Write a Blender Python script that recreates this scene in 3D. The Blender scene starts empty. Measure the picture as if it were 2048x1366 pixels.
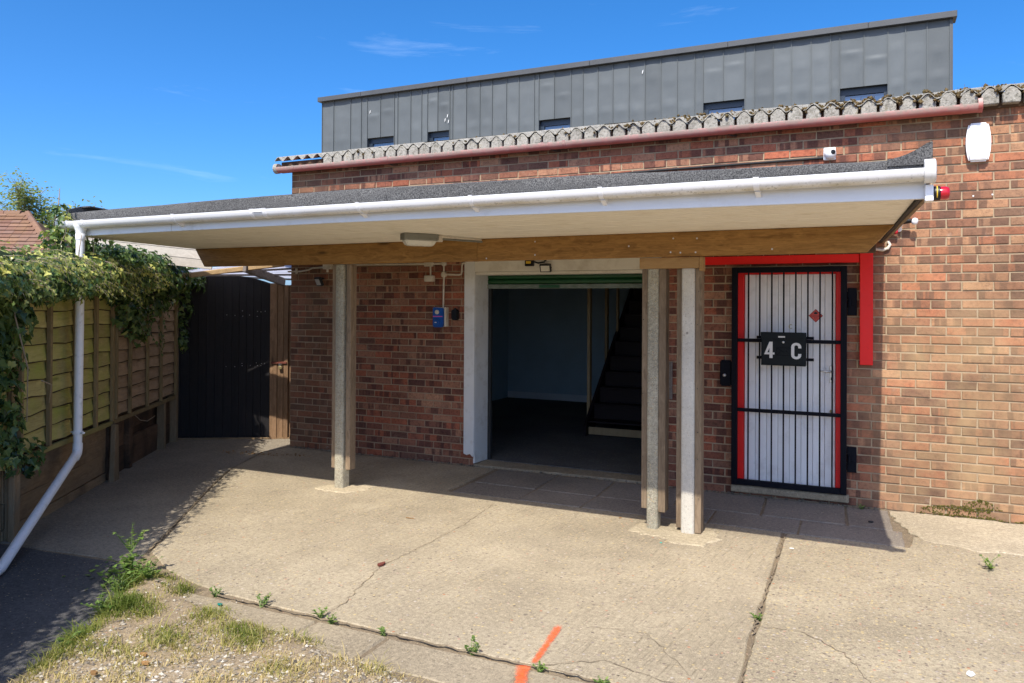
import bpy, bmesh, math, random
from mathutils import Vector, Matrix, noise as mnoise
random.seed(7)
R = random.random
U = random.uniform
sc = bpy.context.scene
COL = sc.collection
rad = math.radians

# ------------------------------------------------------------------ camera
F, YAW, PITCH, ROLL, PY = 1537.7, .4377, .0072, .0059, 600.5
CAM = Vector((6.075, -7.344, 1.728))
fw = Vector((-math.sin(YAW)*math.cos(PITCH), math.cos(YAW)*math.cos(PITCH), math.sin(PITCH)))
r0 = Vector((math.cos(YAW), math.sin(YAW), 0))
u0 = r0.cross(fw)
rt = r0*math.cos(ROLL) + u0*math.sin(ROLL)
up = rt.cross(fw)
cd = bpy.data.cameras.new('camera')
cd.sensor_width = 36
cd.lens = F/2048*36
cd.shift_y = (PY-683)/2048
cd.clip_start = .05
cd.clip_end = 2000
cam = bpy.data.objects.new('camera', cd)
COL.objects.link(cam)
m = Matrix((rt, up, -fw)).transposed().to_4x4()
m.translation = CAM
cam.matrix_world = m
sc.camera = cam
sc.render.resolution_x, sc.render.resolution_y = 1024, 683

# ------------------------------------------------------------------ sky, sun, exposure
SUN = Vector((.045, -.605, .795)).normalized()
w = bpy.data.worlds.new('World')
sc.world = w
w.use_nodes = True
nt = w.node_tree
nt.nodes.clear()
sky = nt.nodes.new('ShaderNodeTexSky')
sky.sky_type = 'NISHITA'
sky.sun_disc = False
sky.sun_elevation = math.asin(SUN.z)
sky.sun_rotation = math.atan2(SUN.x, SUN.y)
sky.altitude = 0
sky.air_density = .6
sky.dust_density = 1.9
sky.ozone_density = 6.5
hs = nt.nodes.new('ShaderNodeHueSaturation')
hs.inputs['Hue'].default_value = .498
hs.inputs['Saturation'].default_value = 1.25
hs.inputs['Value'].default_value = 1.0
nt.links.new(sky.outputs[0], hs.inputs['Color'])
tc = nt.nodes.new('ShaderNodeTexCoord')
mp = nt.nodes.new('ShaderNodeMapping')
mp.inputs['Scale'].default_value = (1.2, 1.2, 9)
mp.inputs['Location'].default_value = (8.8, 4.5, 11.5)
nt.links.new(tc.outputs['Generated'], mp.inputs[0])
cn = nt.nodes.new('ShaderNodeTexNoise')
cn.inputs['Scale'].default_value = 3.2
cn.inputs['Detail'].default_value = 9
cn.inputs['Roughness'].default_value = .62
cn.inputs['Distortion'].default_value = .35
nt.links.new(mp.outputs[0], cn.inputs['Vector'])
cr = nt.nodes.new('ShaderNodeMapRange')
cr.inputs[1].default_value = .585
cr.inputs[2].default_value = .84
cr.inputs[3].default_value = 0
cr.inputs[4].default_value = .17
nt.links.new(cn.outputs['Fac'], cr.inputs[0])
cm = nt.nodes.new('ShaderNodeMixRGB')
cm.inputs['Color2'].default_value = (5.5, 6.3, 7.2, 1)
nt.links.new(cr.outputs[0], cm.inputs['Fac'])
nt.links.new(hs.outputs[0], cm.inputs['Color1'])
bg = nt.nodes.new('ShaderNodeBackground')
bg.inputs['Strength'].default_value = .15
nt.links.new(cm.outputs[0], bg.inputs[0])
wo = nt.nodes.new('ShaderNodeOutputWorld')
nt.links.new(bg.outputs[0], wo.inputs[0])
sl = bpy.data.lights.new('sun', 'SUN')
sl.energy = 3.2
sl.angle = rad(.53)
sl.color = (1, .94, .84)
so = bpy.data.objects.new('sun', sl)
so.rotation_euler = (-SUN).to_track_quat('-Z', 'Y').to_euler()
so.location = (0, -20, 25)
COL.objects.link(so)
sc.view_settings.view_transform = 'Standard'
sc.view_settings.look = 'None'
sc.view_settings.exposure = 0.93
sc.view_settings.gamma = 1
sc.view_settings.use_curve_mapping = False

# ------------------------------------------------------------------ material helpers
MATS = {}


class G:
    """small node graph helper around one Principled material"""
    def __init__(s, name):
        s.m = bpy.data.materials.new(name)
        s.m.use_nodes = True
        s.t = s.m.node_tree
        s.b = s.t.nodes['Principled BSDF']
        MATS[name] = s.m

    def n(s, typ, **kw):
        o = s.t.nodes.new(typ)
        for k, v in kw.items():
            if hasattr(o, k):
                setattr(o, k, v)
        return o

    def put(s, sock, v):
        if isinstance(v, bpy.types.NodeSocket):
            s.t.links.new(v, sock)
        elif isinstance(v, (tuple, list)):
            sock.default_value = tuple(v) + ((1,) if len(v) == 3 and sock.type == 'RGBA' else ())
        else:
            sock.default_value = v

    def obj(s, scale=(1, 1, 1), rnd=True):
        c = s.n('ShaderNodeTexCoord').outputs['Object']
        if rnd:
            oi = s.n('ShaderNodeObjectInfo').outputs['Random']
            k = s.math('MULTIPLY', oi, 57.3)
            c = s.vadd(c, k)
        return s.vmul(c, scale)

    def pos(s, scale=(1, 1, 1)):
        return s.vmul(s.n('ShaderNodeNewGeometry').outputs['Position'], scale)

    def rnd(s):
        return s.n('ShaderNodeObjectInfo').outputs['Random']

    def vmul(s, a, b):
        o = s.n('ShaderNodeVectorMath', operation='MULTIPLY')
        s.put(o.inputs[0], a)
        s.put(o.inputs[1], b)
        return o.outputs[0]

    def vadd(s, a, b):
        o = s.n('ShaderNodeVectorMath', operation='ADD')
        s.put(o.inputs[0], a)
        s.put(o.inputs[1], b)
        return o.outputs[0]

    def math(s, op, a, b=0.0, clamp=False):
        o = s.n('ShaderNodeMath', operation=op)
        o.use_clamp = clamp
        s.put(o.inputs[0], a)
        s.put(o.inputs[1], b)
        return o.outputs[0]

    def noise(s, vec, scale, detail=4, rough=.55, dist=0):
        o = s.n('ShaderNodeTexNoise')
        s.put(o.inputs['Vector'], vec)
        o.inputs['Scale'].default_value = scale
        o.inputs['Detail'].default_value = detail
        o.inputs['Roughness'].default_value = rough
        o.inputs['Distortion'].default_value = dist
        return o.outputs['Fac']

    def voro(s, vec, scale, feature='F1', rnd=1):
        o = s.n('ShaderNodeTexVoronoi', feature=feature)
        s.put(o.inputs['Vector'], vec)
        o.inputs['Scale'].default_value = scale
        o.inputs['Randomness'].default_value = rnd
        return o

    def rng(s, f, a, b, c=0., d=1.):
        o = s.n('ShaderNodeMapRange')
        s.put(o.inputs[0], f)
        for i, v in enumerate((a, b, c, d)):
            o.inputs[i+1].default_value = v
        return o.outputs[0]

    def ramp(s, f, stops, const=False):
        o = s.n('ShaderNodeValToRGB')
        if const:
            o.color_ramp.interpolation = 'CONSTANT'
        e = o.color_ramp.elements
        while len(e) < len(stops):
            e.new(.5)
        for i, (p, c) in enumerate(stops):
            e[i].position = p
            e[i].color = tuple(c)+(1,)
        s.put(o.inputs[0], f)
        return o.outputs[0]

    def mix(s, f, a, b, mode='MIX'):
        o = s.n('ShaderNodeMixRGB', blend_type=mode)
        s.put(o.inputs[0], f)
        s.put(o.inputs[1], a)
        s.put(o.inputs[2], b)
        return o.outputs[0]

    def attr(s, name, out='Fac'):
        o = s.n('ShaderNodeAttribute')
        o.attribute_name = name
        return o.outputs[out]

    def sep(s, v):
        o = s.n('ShaderNodeSeparateXYZ')
        s.put(o.inputs[0], v)
        return o.outputs

    def done(s, col, rough=.8, bump=None, strength=.3, dist=.01, spec=.3, metal=0.):
        s.put(s.b.inputs['Base Color'], col)
        s.put(s.b.inputs['Roughness'], rough)
        s.b.inputs['Specular IOR Level'].default_value = spec
        s.put(s.b.inputs['Metallic'], metal)
        if bump is not None:
            o = s.n('ShaderNodeBump')
            o.inputs['Strength'].default_value = strength
            o.inputs['Distance'].default_value = dist
            s.put(o.inputs['Height'], bump)
            s.t.links.new(o.outputs[0], s.b.inputs['Normal'])
        return s.m


def plain(name, c, rough=.5, var=.12, spec=.4, dirt=None, dsc=6, metal=0., bump=.05, bsc=90, dlo=.5, dhi=.75):
    g = G(name)
    v = g.obj()
    n1 = g.noise(v, 3, 5)
    col = g.mix(g.rng(n1, .3, .7), tuple(x*(1-var) for x in c), tuple(min(1, x*(1+var)) for x in c))
    ro = rough
    if dirt:
        n2 = g.noise(v, dsc, 8, .68)
        col = g.mix(g.rng(n2, dlo, dhi, 0, .8), col, dirt)
        ro = g.rng(n2, .3, .8, rough*.9, min(1, rough+.2))
    n3 = g.noise(v, bsc, 3)
    return g.done(col, ro, n3, bump, .005, spec, metal)


def wood(name, dark, light, axis='x', rough=.75, rings=.6, knots=True, stain=None, stlo=.55, sthi=.8, stsc=2., var=.25):
    g = G(name)
    st = {'x': (.6, 9, 9), 'y': (9, .6, 9), 'z': (9, 9, .6)}[axis]
    v = g.obj(st)
    warp = g.noise(g.obj({'x': (1.5, 4, 4), 'y': (4, 1.5, 4), 'z': (4, 4, 1.5)}[axis]), 2, 3)
    vw = g.vadd(v, g.math('MULTIPLY', warp, 2.2))
    n1 = g.noise(vw, 2.2, 6, .65, .4)
    n2 = g.noise(v, 14, 4, .6)
    f = g.math('ADD', g.math('MULTIPLY', g.rng(n1, .3, .7), .65), g.math('MULTIPLY', g.rng(n2, .3, .7), .35))
    col = g.mix(f, dark, light)
    hv = g.rng(g.rnd(), 0, 1, 1-var, 1+var)
    col = g.mix(1, col, hv, 'MULTIPLY')
    if knots:
        vo = g.voro(g.obj({'x': (1.1, 5, 5), 'y': (5, 1.1, 5), 'z': (5, 5, 1.1)}[axis]), 1.3)
        k = g.rng(vo.outputs['Distance'], .05, .13, 1, 0)
        col = g.mix(g.math('MULTIPLY', k, .8), col, tuple(x*.35 for x in dark))
    if stain:
        ns = g.noise(g.obj(), stsc, 6, .6)
        col = g.mix(g.rng(ns, stlo, sthi, 0, .85), col, stain)
    return g.done(col, rough, f, .45, .004, .25)


g = G('gutter_white')
v = g.pos()
n1 = g.noise(v, 5, 8, .7)
n2 = g.noise(g.vmul(v, (1, 1, 1)), 45, 6, .75)
oz = g.sep(g.n('ShaderNodeTexCoord').outputs['Object'])[2]
gx = g.sep(v)[0]
dz_ = g.math('MULTIPLY', g.rng(oz, .006, -.026), g.rng(gx, -1, 5.5, .25, 1))
c = g.mix(g.math('MULTIPLY', dz_, g.rng(n1, .3, .6, .15, .8)), (.86, .86, .86), (.50, .45, .31))
c = g.mix(g.math('MULTIPLY', dz_, g.rng(n2, .54, .66, 0, .8)), c, (.15, .12, .07))
c = g.mix(g.rng(n2, .68, .74, 0, .5), c, (.3, .27, .2))
g.done(c, .32, None, spec=.5)

# brick: each brick carries its own random number and its own position
g = G('brick')
br = g.attr('br')
bc = g.attr('bc', 'Vector')
P = g.n('ShaderNodeNewGeometry').outputs['Position']
base = g.ramp(br, [(0, (.34, .11, .062)), (.14, (.27, .095, .056)), (.30, (.19, .075, .05)), (.48, (.34, .165, .10)),
                   (.62, (.25, .105, .066)), (.78, (.12, .06, .046)), (.9, (.30, .15, .095)), (1, (.40, .21, .125))])
sx = g.vmul(bc, (1, 1, .03))
b1 = g.noise(g.vmul(bc, (11, 1, .6)), 1, 2, .5)
band = g.rng(b1, .51, .545)
band = g.math('MULTIPLY', band, g.rng(g.noise(g.vmul(bc, (.3, 7, .3)), 1, 0), .42, .5, 0, .8))
base = g.mix(band, base, (.095, .042, .034))
b2 = g.noise(bc, 38, 8, .75)
base = g.mix(g.rng(b2, .42, .62, 0, .75), base, g.mix(1, base, (1.5, 1.5, 1.4), 'MULTIPLY'))
base = g.mix(g.rng(b2, .46, .34, 0, .7), base, g.mix(1, base, (.5, .45, .45), 'MULTIPLY'))
spk = g.noise(bc, 210, 3, .6)
base = g.mix(g.rng(spk, .62, .75, 0, .4), base, (.36, .25, .19))
base = g.mix(g.rng(spk, .40, .30, 0, .45), base, (.06, .025, .025))
sp = g.sep(P)
wn = g.noise(P, 2.4, 6, .62)
wx = g.math('MULTIPLY', g.rng(sp[0], 5.7, 6.4), g.rng(sp[0], 7.9, 6.9))
buff = g.math('MULTIPLY', g.math('MULTIPLY', wx, g.rng(sp[2], 2.3, 1.2)), g.rng(wn, .34, .62, 0, .8))
base = g.mix(buff, base, (.40, .26, .15))
lx = g.math('MULTIPLY', g.rng(sp[0], .9, .0), g.rng(wn, .3, .6, .15, .62))
base = g.mix(lx, base, (.16, .105, .06))
pal = g.math('MULTIPLY', g.rng(sp[0], 6.0, 6.3), .16)
base = g.mix(pal, base, (.36, .25, .18))
wt = g.noise(P, 1.1, 7, .68)
base = g.mix(1, base, g.rng(wt, .3, .7, .66, 1.22), 'MULTIPLY')
base = g.mix(g.rng(sp[0], 5.9, 6.4), g.mix(1, base, (.98, .96, .96), 'MULTIPLY'), g.mix(1, base, (1.06, 1.10, .98), 'MULTIPLY'))
eff = g.noise(P, 7, 8, .72)
base = g.mix(g.rng(eff, .61, .78, 0, .65), base, (.42, .35, .28))
g.done(base, .9, g.math('ADD', b2, g.math('MULTIPLY', spk, .6)), .55, .004, .2)

g = G('mortar')
v = g.pos()
n1 = g.noise(v, 3.5, 8, .65)
n2 = g.noise(v, 160, 4)
mc = g.mix(g.rng(n1, .3, .7), (.33, .245, .155), (.44, .345, .225))
mc = g.mix(g.math('MULTIPLY', g.rng(g.sep(v)[0], 3.2, 1.8), .45), mc, (.36, .25, .165))
g.done(g.mix(g.rng(n2, .3, .7, 0, .35), mc, (.34, .26, .18)), .95, n2, .6, .003, .1)


def concrete(name, a, b, peb=0., brush=0., stain=(.16, .13, .10), pale=None, pscale=70, grain=1.):
    g = G(name)
    v = g.pos()
    n1 = g.noise(v, .75, 7, .62)
    n2 = g.noise(v, 5, 8, .68)
    n3 = g.noise(v, 130, 4, .6)
    col = g.mix(g.rng(n1, .38, .62), tuple(x*.86 for x in a), b)
    n0 = g.noise(v, 2.1, 6, .7, .3)
    nb = g.noise(v, .6, 6, .62, .5)
    col = g.mix(g.rng(nb, .50, .62, 0, .34), col, (a[0]*.62, a[1]*.64, a[2]*.7))
    col = g.mix(g.rng(n0, .50, .70, 0, .5), col, tuple(x*.62 for x in (a[0], a[1], a[2]*1.08)))
    col = g.mix(g.rng(n0, .45, .30, 0, .35), col, tuple(min(1, x*1.22) for x in b))
    col = g.mix(g.rng(n2, .48, .78, 0, .32), col, stain)
    h = n3
    n5 = g.noise(v, 38, 6, .75)
    col = g.mix(g.rng(n5, .50, .64, 0, .68*grain), col, tuple(x*.5 for x in a))
    col = g.mix(g.rng(n5, .47, .34, 0, .55*grain), col, tuple(min(1, x*1.4) for x in b))
    col = g.mix(g.rng(n3, .40, .72, 0, .45*grain), col, tuple(min(1, x*1.45) for x in b))
    col = g.mix(g.rng(n3, .42, .30, 0, .5*grain), col, tuple(x*.45 for x in a))
    if brush:
        rot = g.n('ShaderNodeVectorRotate', rotation_type='Z_AXIS')
        g.put(rot.inputs['Vector'], v)
        rot.inputs['Angle'].default_value = .12
        bn = g.noise(g.vmul(rot.outputs[0], (70, 4.5, 1)), 1, 6, .7, .5)
        patch = g.rng(g.noise(v, 1.1, 3), .38, .6, .25, 1)
        col = g.mix(g.math('MULTIPLY', g.math('MULTIPLY', g.rng(bn, .52, .70), patch), brush), col, tuple(x*.5 for x in a))
        h = g.math('ADD', h, g.math('MULTIPLY', bn, brush))
    vo = g.voro(v, pscale)
    pc = g.ramp(g.sep(vo.outputs['Color'])[0], [(0, (.14, .11, .09)), (.3, (.34, .27, .19)), (.55, (.52, .40, .20)), (.75, (.24, .19, .16)), (.9, (.48, .42, .35)), (1, (.42, .17, .08))])
    on = g.math('GREATER_THAN', g.sep(vo.outputs['Color'])[1], 1-max(peb, .04))
    dm = g.math('MULTIPLY', on, g.rng(vo.outputs['Distance'], .28, .42, .9, 0))
    col = g.mix(dm, col, pc)
    if pale:
        n4 = g.noise(v, 3, 6, .7)
        col = g.mix(g.rng(n4, .42, .6, 0, .85), col, pale)
    vb = g.voro(v, 8.3)
    spot = g.math('MULTIPLY', g.math('GREATER_THAN', g.sep(vb.outputs['Color'])[0], .86), g.rng(g.math('ADD', vb.outputs['Distance'], g.math('MULTIPLY', n2, .25)), .17, .24, .75, 0))
    col = g.mix(spot, col, (.13, .105, .085))
    return g.done(col, .93, g.math('ADD', h, dm), .5, .006, .2)


concrete('slab_concrete', (.325, .267, .178), (.395, .33, .228), peb=.28, brush=.75, pscale=42)
concrete('aggregate_concrete', (.315, .26, .172), (.395, .33, .224), peb=.62, brush=.0, pscale=44)
concrete('strip_concrete', (.23, .195, .15), (.29, .25, .19), peb=.05, brush=.1)
concrete('paver', (.21, .18, .145), (.27, .23, .185), peb=.02)
concrete('kerb_concrete', (.285, .232, .155), (.345, .285, .195), peb=.03)
concrete('mortar_patch', (.38, .315, .215), (.48, .405, .285), peb=.05, stain=(.3, .24, .17))
concrete('pad_mortar', (.40, .33, .215), (.48, .40, .275), peb=.03, stain=(.4, .33, .24))
concrete('joint_dirt', (.19, .145, .095), (.25, .195, .125), peb=.1)
concrete('tarmac', (.075, .074, .074), (.105, .10, .098), peb=.06, stain=(.04, .04, .04), pscale=85)
concrete('soil', (.25, .19, .12), (.34, .265, .17), peb=.35, stain=(.17, .12, .075), pscale=60)
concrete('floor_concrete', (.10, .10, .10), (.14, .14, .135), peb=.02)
concrete('post_concrete', (.31, .285, .21), (.42, .385, .29), peb=.35, stain=(.15, .13, .085), pscale=85)
concrete('post_concrete_new', (.60, .56, .47), (.68, .64, .55), peb=.06, stain=(.5, .46, .39), pscale=110, grain=.3)

wood('beam_wood', (.15, .07, .016), (.44, .24, .075), 'x', .6, var=.08)
wood('plate_wood', (.30, .17, .065), (.42, .26, .11), 'x', .7, var=.08)
wood('post_wood', (.11, .075, .045), (.31, .23, .15), 'z', .85, var=.18)
wood('fence_green', (.33, .27, .10), (.58, .50, .20), 'x', .85, stain=(.33, .38, .06), stsc=2.6, stlo=.44, sthi=.72, var=.28)
wood('fence_pink', (.30, .20, .12), (.48, .34, .21), 'x', .85, stain=(.16, .10, .06), stsc=3., stlo=.55, sthi=.8, var=.15)
wood('batten_wood', (.17, .12, .06), (.30, .225, .11), 'z', .85, var=.15)
wood('rail_wood', (.19, .16, .06), (.30, .26, .10), 'x', .85, var=.1)
wood('plank_wood', (.20, .13, .07), (.36, .25, .14), 'x', .9, stain=(.06, .045, .03), stsc=1.8, stlo=.5, sthi=.72, var=.2)
wood('plank_dark', (.075, .045, .028), (.16, .095, .055), 'x', .9, stain=(.03, .022, .016), stsc=3., stlo=.45, sthi=.7, var=.25)
wood('bark_lap_shade', (.035, .025, .014), (.075, .055, .03), 'x', .95, knots=False, var=.2)  # dark bark edge that also paints in the shade line under board laps
wood('fence_post', (.15, .105, .06), (.27, .20, .12), 'z', .9, var=.2)
wood('gate_wood', (.010, .010, .012), (.022, .019, .019), 'z', .7, knots=False, var=.08)
wood('jamb_wood', (.13, .075, .04), (.30, .185, .105), 'z', .85, var=.12)
wood('rough_beam', (.30, .19, .09), (.52, .37, .20), 'x', .85, var=.1)
wood('grey_rafter', (.12, .10, .09), (.24, .21, .19), 'x', .9, var=.1)
wood('weather_board', (.36, .32, .26), (.52, .47, .40), 'x', .85, var=.08)
wood('stud_wood', (.30, .22, .12), (.40, .31, .18), 'z', .8, var=.1)
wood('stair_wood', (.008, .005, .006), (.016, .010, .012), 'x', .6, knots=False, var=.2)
wood('twig_bark', (.20, .16, .11), (.36, .30, .22), 'z', .9, knots=False, var=.1)

plain('white_upvc', (.86, .86, .86), .28, .02, .5, dirt=(.42, .38, .28), dsc=3, dlo=.58, dhi=.95, bump=.02)
plain('fascia_white', (.72, .74, .76), .35, .03, .5, dirt=(.40, .38, .32), dsc=4, dlo=.55, dhi=.95)
plain('old_upvc', (.74, .73, .70), .35, .05, .4, dirt=(.20, .16, .10), dsc=9, dlo=.47, dhi=.8)
plain('pipe_white', (.86, .87, .88), .34, .02, .5, dirt=(.40, .38, .32), dsc=16, dlo=.56, dhi=.82)
plain('soffit_board', (.88, .83, .72), .55, .04, .3, dirt=(.42, .35, .24), dsc=3, dlo=.5, dhi=.9)
plain('white_paint', (.72, .71, .67), .55, .05, .35, dirt=(.42, .37, .28), dsc=7, dlo=.52, dhi=.85, bump=.2, bsc=40)
plain('cream_paint', (.76, .72, .62), .6, .05, .3, dirt=(.44, .37, .26), dsc=5, dlo=.5, dhi=.85, bump=.2, bsc=40)
plain('door_white', (.84, .84, .84), .35, .03, .4, dirt=(.48, .46, .44), dsc=4, dlo=.52, dhi=.85)
plain('red_paint', (.80, .008, .006), .42, .06, .4, dirt=(.55, .01, .008), dsc=12, dlo=.55, dhi=.8, bump=.1, bsc=40)
plain('black_metal', (.0045, .005, .009), .6, .1, .12, dirt=(.012, .012, .015), dsc=14)
plain('box_metal', (.006, .009, .010), .5, .15, .2, dirt=(.025, .03, .03), dsc=9, dlo=.55, dhi=.8)
plain('black_plastic', (.006, .006, .008), .45, .1, .4)
plain('sign_white', (.72, .71, .67), .5, .05, .3, dirt=(.35, .33, .30), dsc=22, dlo=.58, dhi=.72)
plain('brass', (.45, .36, .17), .35, .1, .5, metal=.7)
plain('steel', (.55, .55, .54), .3, .08, .5, metal=.9)
plain('sign_red', (.62, .075, .055), .45, .05, .4)
plain('green_shutter', (.012, .085, .026), .4, .12, .5, dirt=(.02, .05, .025), dsc=5)
plain('shutter_rail', (.20, .23, .20), .45, .15, .5, dirt=(.06, .10, .06), dsc=8, dlo=.4, dhi=.7)
plain('blue_plastic', (.008, .085, .36), .35, .06, .5)
plain('pink_tape', (.75, .12, .38), .5, .05, .3)
plain('conduit_white', (.66, .60, .50), .45, .05, .4, dirt=(.42, .34, .24), dsc=10)
plain('red_lens', (.45, .008, .02), .15, .05, .6)
plain('yellow_label', (.72, .46, .04), .5, .08, .3)
plain('lamp_glass', (.62, .60, .52), .2, .06, .5, dirt=(.40, .37, .28), dsc=8)
plain('lamp_grey', (.20, .20, .17), .6, .15, .3, dirt=(.10, .09, .07), dsc=12)
plain('inner_wall', (.34, .47, .55), .75, .06, .2)
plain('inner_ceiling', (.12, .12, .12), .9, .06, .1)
plain('skirting', (.6, .66, .7), .6, .05, .3)
plain('dark_void', (.02, .02, .025), .9, .1, .1)
plain('rubber', (.03, .03, .03), .7, .1, .3)
plain('bird_white', (.8, .8, .78), .8, .05, .2)
plain('green_glass', (.01, .20, .16), .2, .1, .6)
plain('cyan_plastic', (.02, .45, .38), .4, .1, .4)
plain('dead_leaf', (.30, .17, .07), .85, .35, .15)
plain('rust_red', (.16, .05, .035), .8, .2, .2)
plain('house_wall', (.45, .40, .33), .9, .08, .2)
plain('lead_flash', (.10, .105, .115), .55, .1, .4)

g = G('window_glass')
g.done((.02, .05, .11), .04, None, spec=.9, metal=.0)
g.b.inputs['IOR'].default_value = 1.75
plain('window_frame', (.022, .035, .055), .4, .1, .5)

g = G('felt')
v = g.pos()
n1 = g.noise(v, 150, 3, .75)
n2 = g.noise(v, 4, 6, .65)
c = g.mix(g.rng(n1, .38, .62), (.022, .022, .024), (.18, .178, .172))
c = g.mix(g.rng(n2, .40, .7, 0, .45), c, (.085, .083, .08))
g.done(c, .95, n1, .8, .004, .15)

g = G('zinc')
v = g.obj()
n1 = g.noise(v, 1.6, 5, .55)
n2 = g.noise(g.obj((14, 14, .8)), 2, 4)
c = g.mix(g.rng(n1, .3, .7), (.098, .111, .116), (.118, .132, .137))
c = g.mix(g.rng(n2, .6, .8, 0, .2), c, (.16, .17, .172))
c = g.mix(1, c, g.rng(g.rnd(), 0, 1, .88, 1.1), 'MULTIPLY')
g.done(c, .62, n1, .1, .03, .35, .0)
plain('zinc_trim', (.075, .078, .08), .5, .1, .45)

g = G('pink_gutter')
v = g.pos()
n1 = g.noise(v, 3, 7, .65)
n2 = g.noise(v, 15, 8, .75)
nz = g.sep(g.n('ShaderNodeNewGeometry').outputs['Normal'])
c = g.mix(g.rng(n1, .3, .7), (.38, .09, .075), (.46, .135, .115))
oz = g.sep(g.n('ShaderNodeTexCoord').outputs['Object'])[2]
bl = g.rng(g.math('ADD', oz, g.math('MULTIPLY', n1, .035)), -.004, .036, 0, .92)
c = g.mix(bl, c, (.58, .35, .31))
li = g.math('MULTIPLY', g.rng(n2, .44, .52), g.rng(oz, -.014, .034, .06, .95))
c = g.mix(li, c, (.36, .32, .26))
c = g.mix(g.rng(n2, .36, .30, 0, .5), c, (.07, .05, .045))
g.done(c, .7, n2, .3, .004, .25)

g = G('cement_sheet')
v = g.pos()
n1 = g.noise(v, 6, 8, .7)
n2 = g.noise(v, 55, 6, .72)
n3 = g.noise(v, 170, 3)
c = g.mix(g.rng(n1, .3, .7), (.30, .28, .24), (.46, .435, .375))
n4 = g.noise(v, 24, 6, .75)
c = g.mix(g.rng(n4, .50, .62, 0, .7), c, (.14, .13, .10))
c = g.mix(g.rng(n2, .53, .63, 0, .75), c, (.10, .095, .08))
c = g.mix(g.rng(n2, .42, .32, 0, .7), c, (.60, .58, .52))
c = g.mix(g.rng(n1, .60, .74, 0, .6), c, (.33, .27, .12))
g.done(c, .95, g.math('ADD', n2, n3), .7, .008, .1)

g = G('moss')
v = g.pos()
n1 = g.noise(v, 30, 6, .7)
n2 = g.noise(v, 6, 5)
c = g.mix(g.rng(n1, .3, .7), (.05, .036, .018), (.22, .155, .075))
c = g.mix(g.rng(n2, .52, .72, 0, .45), c, (.11, .105, .04))
g.done(c, 1, n1, 1, .02, .05)
g = G('wall_moss')
v = g.pos()
n1 = g.noise(v, 60, 6, .7)
c = g.mix(g.rng(n1, .3, .7), (.05, .05, .012), (.20, .18, .045))
g.done(c, 1, n1, 1, .02, .05)

g = G('roof_tile')
v = g.obj()
n1 = g.noise(g.pos(), 2, 6, .65)
n2 = g.noise(v, 25, 5)
c = g.ramp(g.rnd(), [(0, (.16, .085, .06)), (.4, (.22, .125, .09)), (.7, (.19, .12, .10)), (1, (.27, .155, .105))])
c = g.mix(g.rng(n1, .45, .7, 0, .5), c, (.28, .17, .075))
c = g.mix(g.rng(n2, .5, .75, 0, .4), c, (.11, .07, .06))
g.done(c, .95, n2, .4, .01, .15)


def leafmat(name, a, b, c, trans=.35, rough=.42):
    g = G(name)
    r = g.attr('lr')
    col = g.ramp(r, [(0, a), (.5, b), (1, c)])
    n = g.noise(g.pos(), 120, 2)
    col = g.mix(g.rng(n, .3, .7, 0, .3), col, g.mix(1, col, (1.35, 1.25, .9), 'MULTIPLY'))
    g.done(col, rough, None, spec=.4)
    t = g.n('ShaderNodeBsdfTranslucent')
    g.put(t.inputs[0], g.mix(1, col, (1.1, 1.25, .55), 'MULTIPLY'))
    ms = g.n('ShaderNodeMixShader')
    ms.inputs[0].default_value = trans
    g.t.links.new(g.b.outputs[0], ms.inputs[1])
    g.t.links.new(t.outputs[0], ms.inputs[2])
    g.t.links.new(ms.outputs[0], g.t.nodes['Material Output'].inputs[0])
    return g.m


leafmat('ivy_leaf', (.024, .06, .026), (.14, .21, .065), (.56, .55, .17), .26, .27)
leafmat('weed_leaf', (.08, .15, .03), (.16, .26, .06), (.32, .40, .13), .4)
leafmat('grass_blade', (.13, .18, .03), (.30, .29, .075), (.58, .46, .23), .4, .6)
leafmat('tree_leaf', (.16, .20, .09), (.26, .29, .15), (.36, .37, .2), .5)
leafmat('gravel_stone', (.13, .11, .09), (.29, .25, .19), (.50, .46, .40), 0, .9)

g = G('polycarbonate')
n = g.noise(g.pos(), 3, 5)
g.done(g.mix(g.rng(n, .3, .7), (.70, .72, .78), (.80, .81, .86)), .35, None, spec=.4)
t = g.n('ShaderNodeBsdfTranslucent')
t.inputs[0].default_value = (.86, .87, .93, 1)
ms = g.n('ShaderNodeMixShader')
ms.inputs[0].default_value = .7
g.t.links.new(g.b.outputs[0], ms.inputs[1])
g.t.links.new(t.outputs[0], ms.inputs[2])
g.t.links.new(ms.outputs[0], g.t.nodes['Material Output'].inputs[0])

g = G('orange_spray')
v = g.pos()
e = g.attr('edge')
n = g.noise(v, 90, 6, .75)
n4 = g.noise(v, 30, 5, .7)
a = g.math('ADD', g.math('MULTIPLY', e, 1.25), g.math('MULTIPLY', g.math('ADD', g.math('SUBTRACT', n, .5), g.math('SUBTRACT', n4, .5)), 1.7))
a = g.rng(a, .38, 1.45, 0, .85)
g.done((.92, .14, .035), .75, None, spec=.2)
g.put(g.b.inputs['Alpha'], a)

# ------------------------------------------------------------------ mesh helpers
ORG = {}


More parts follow.
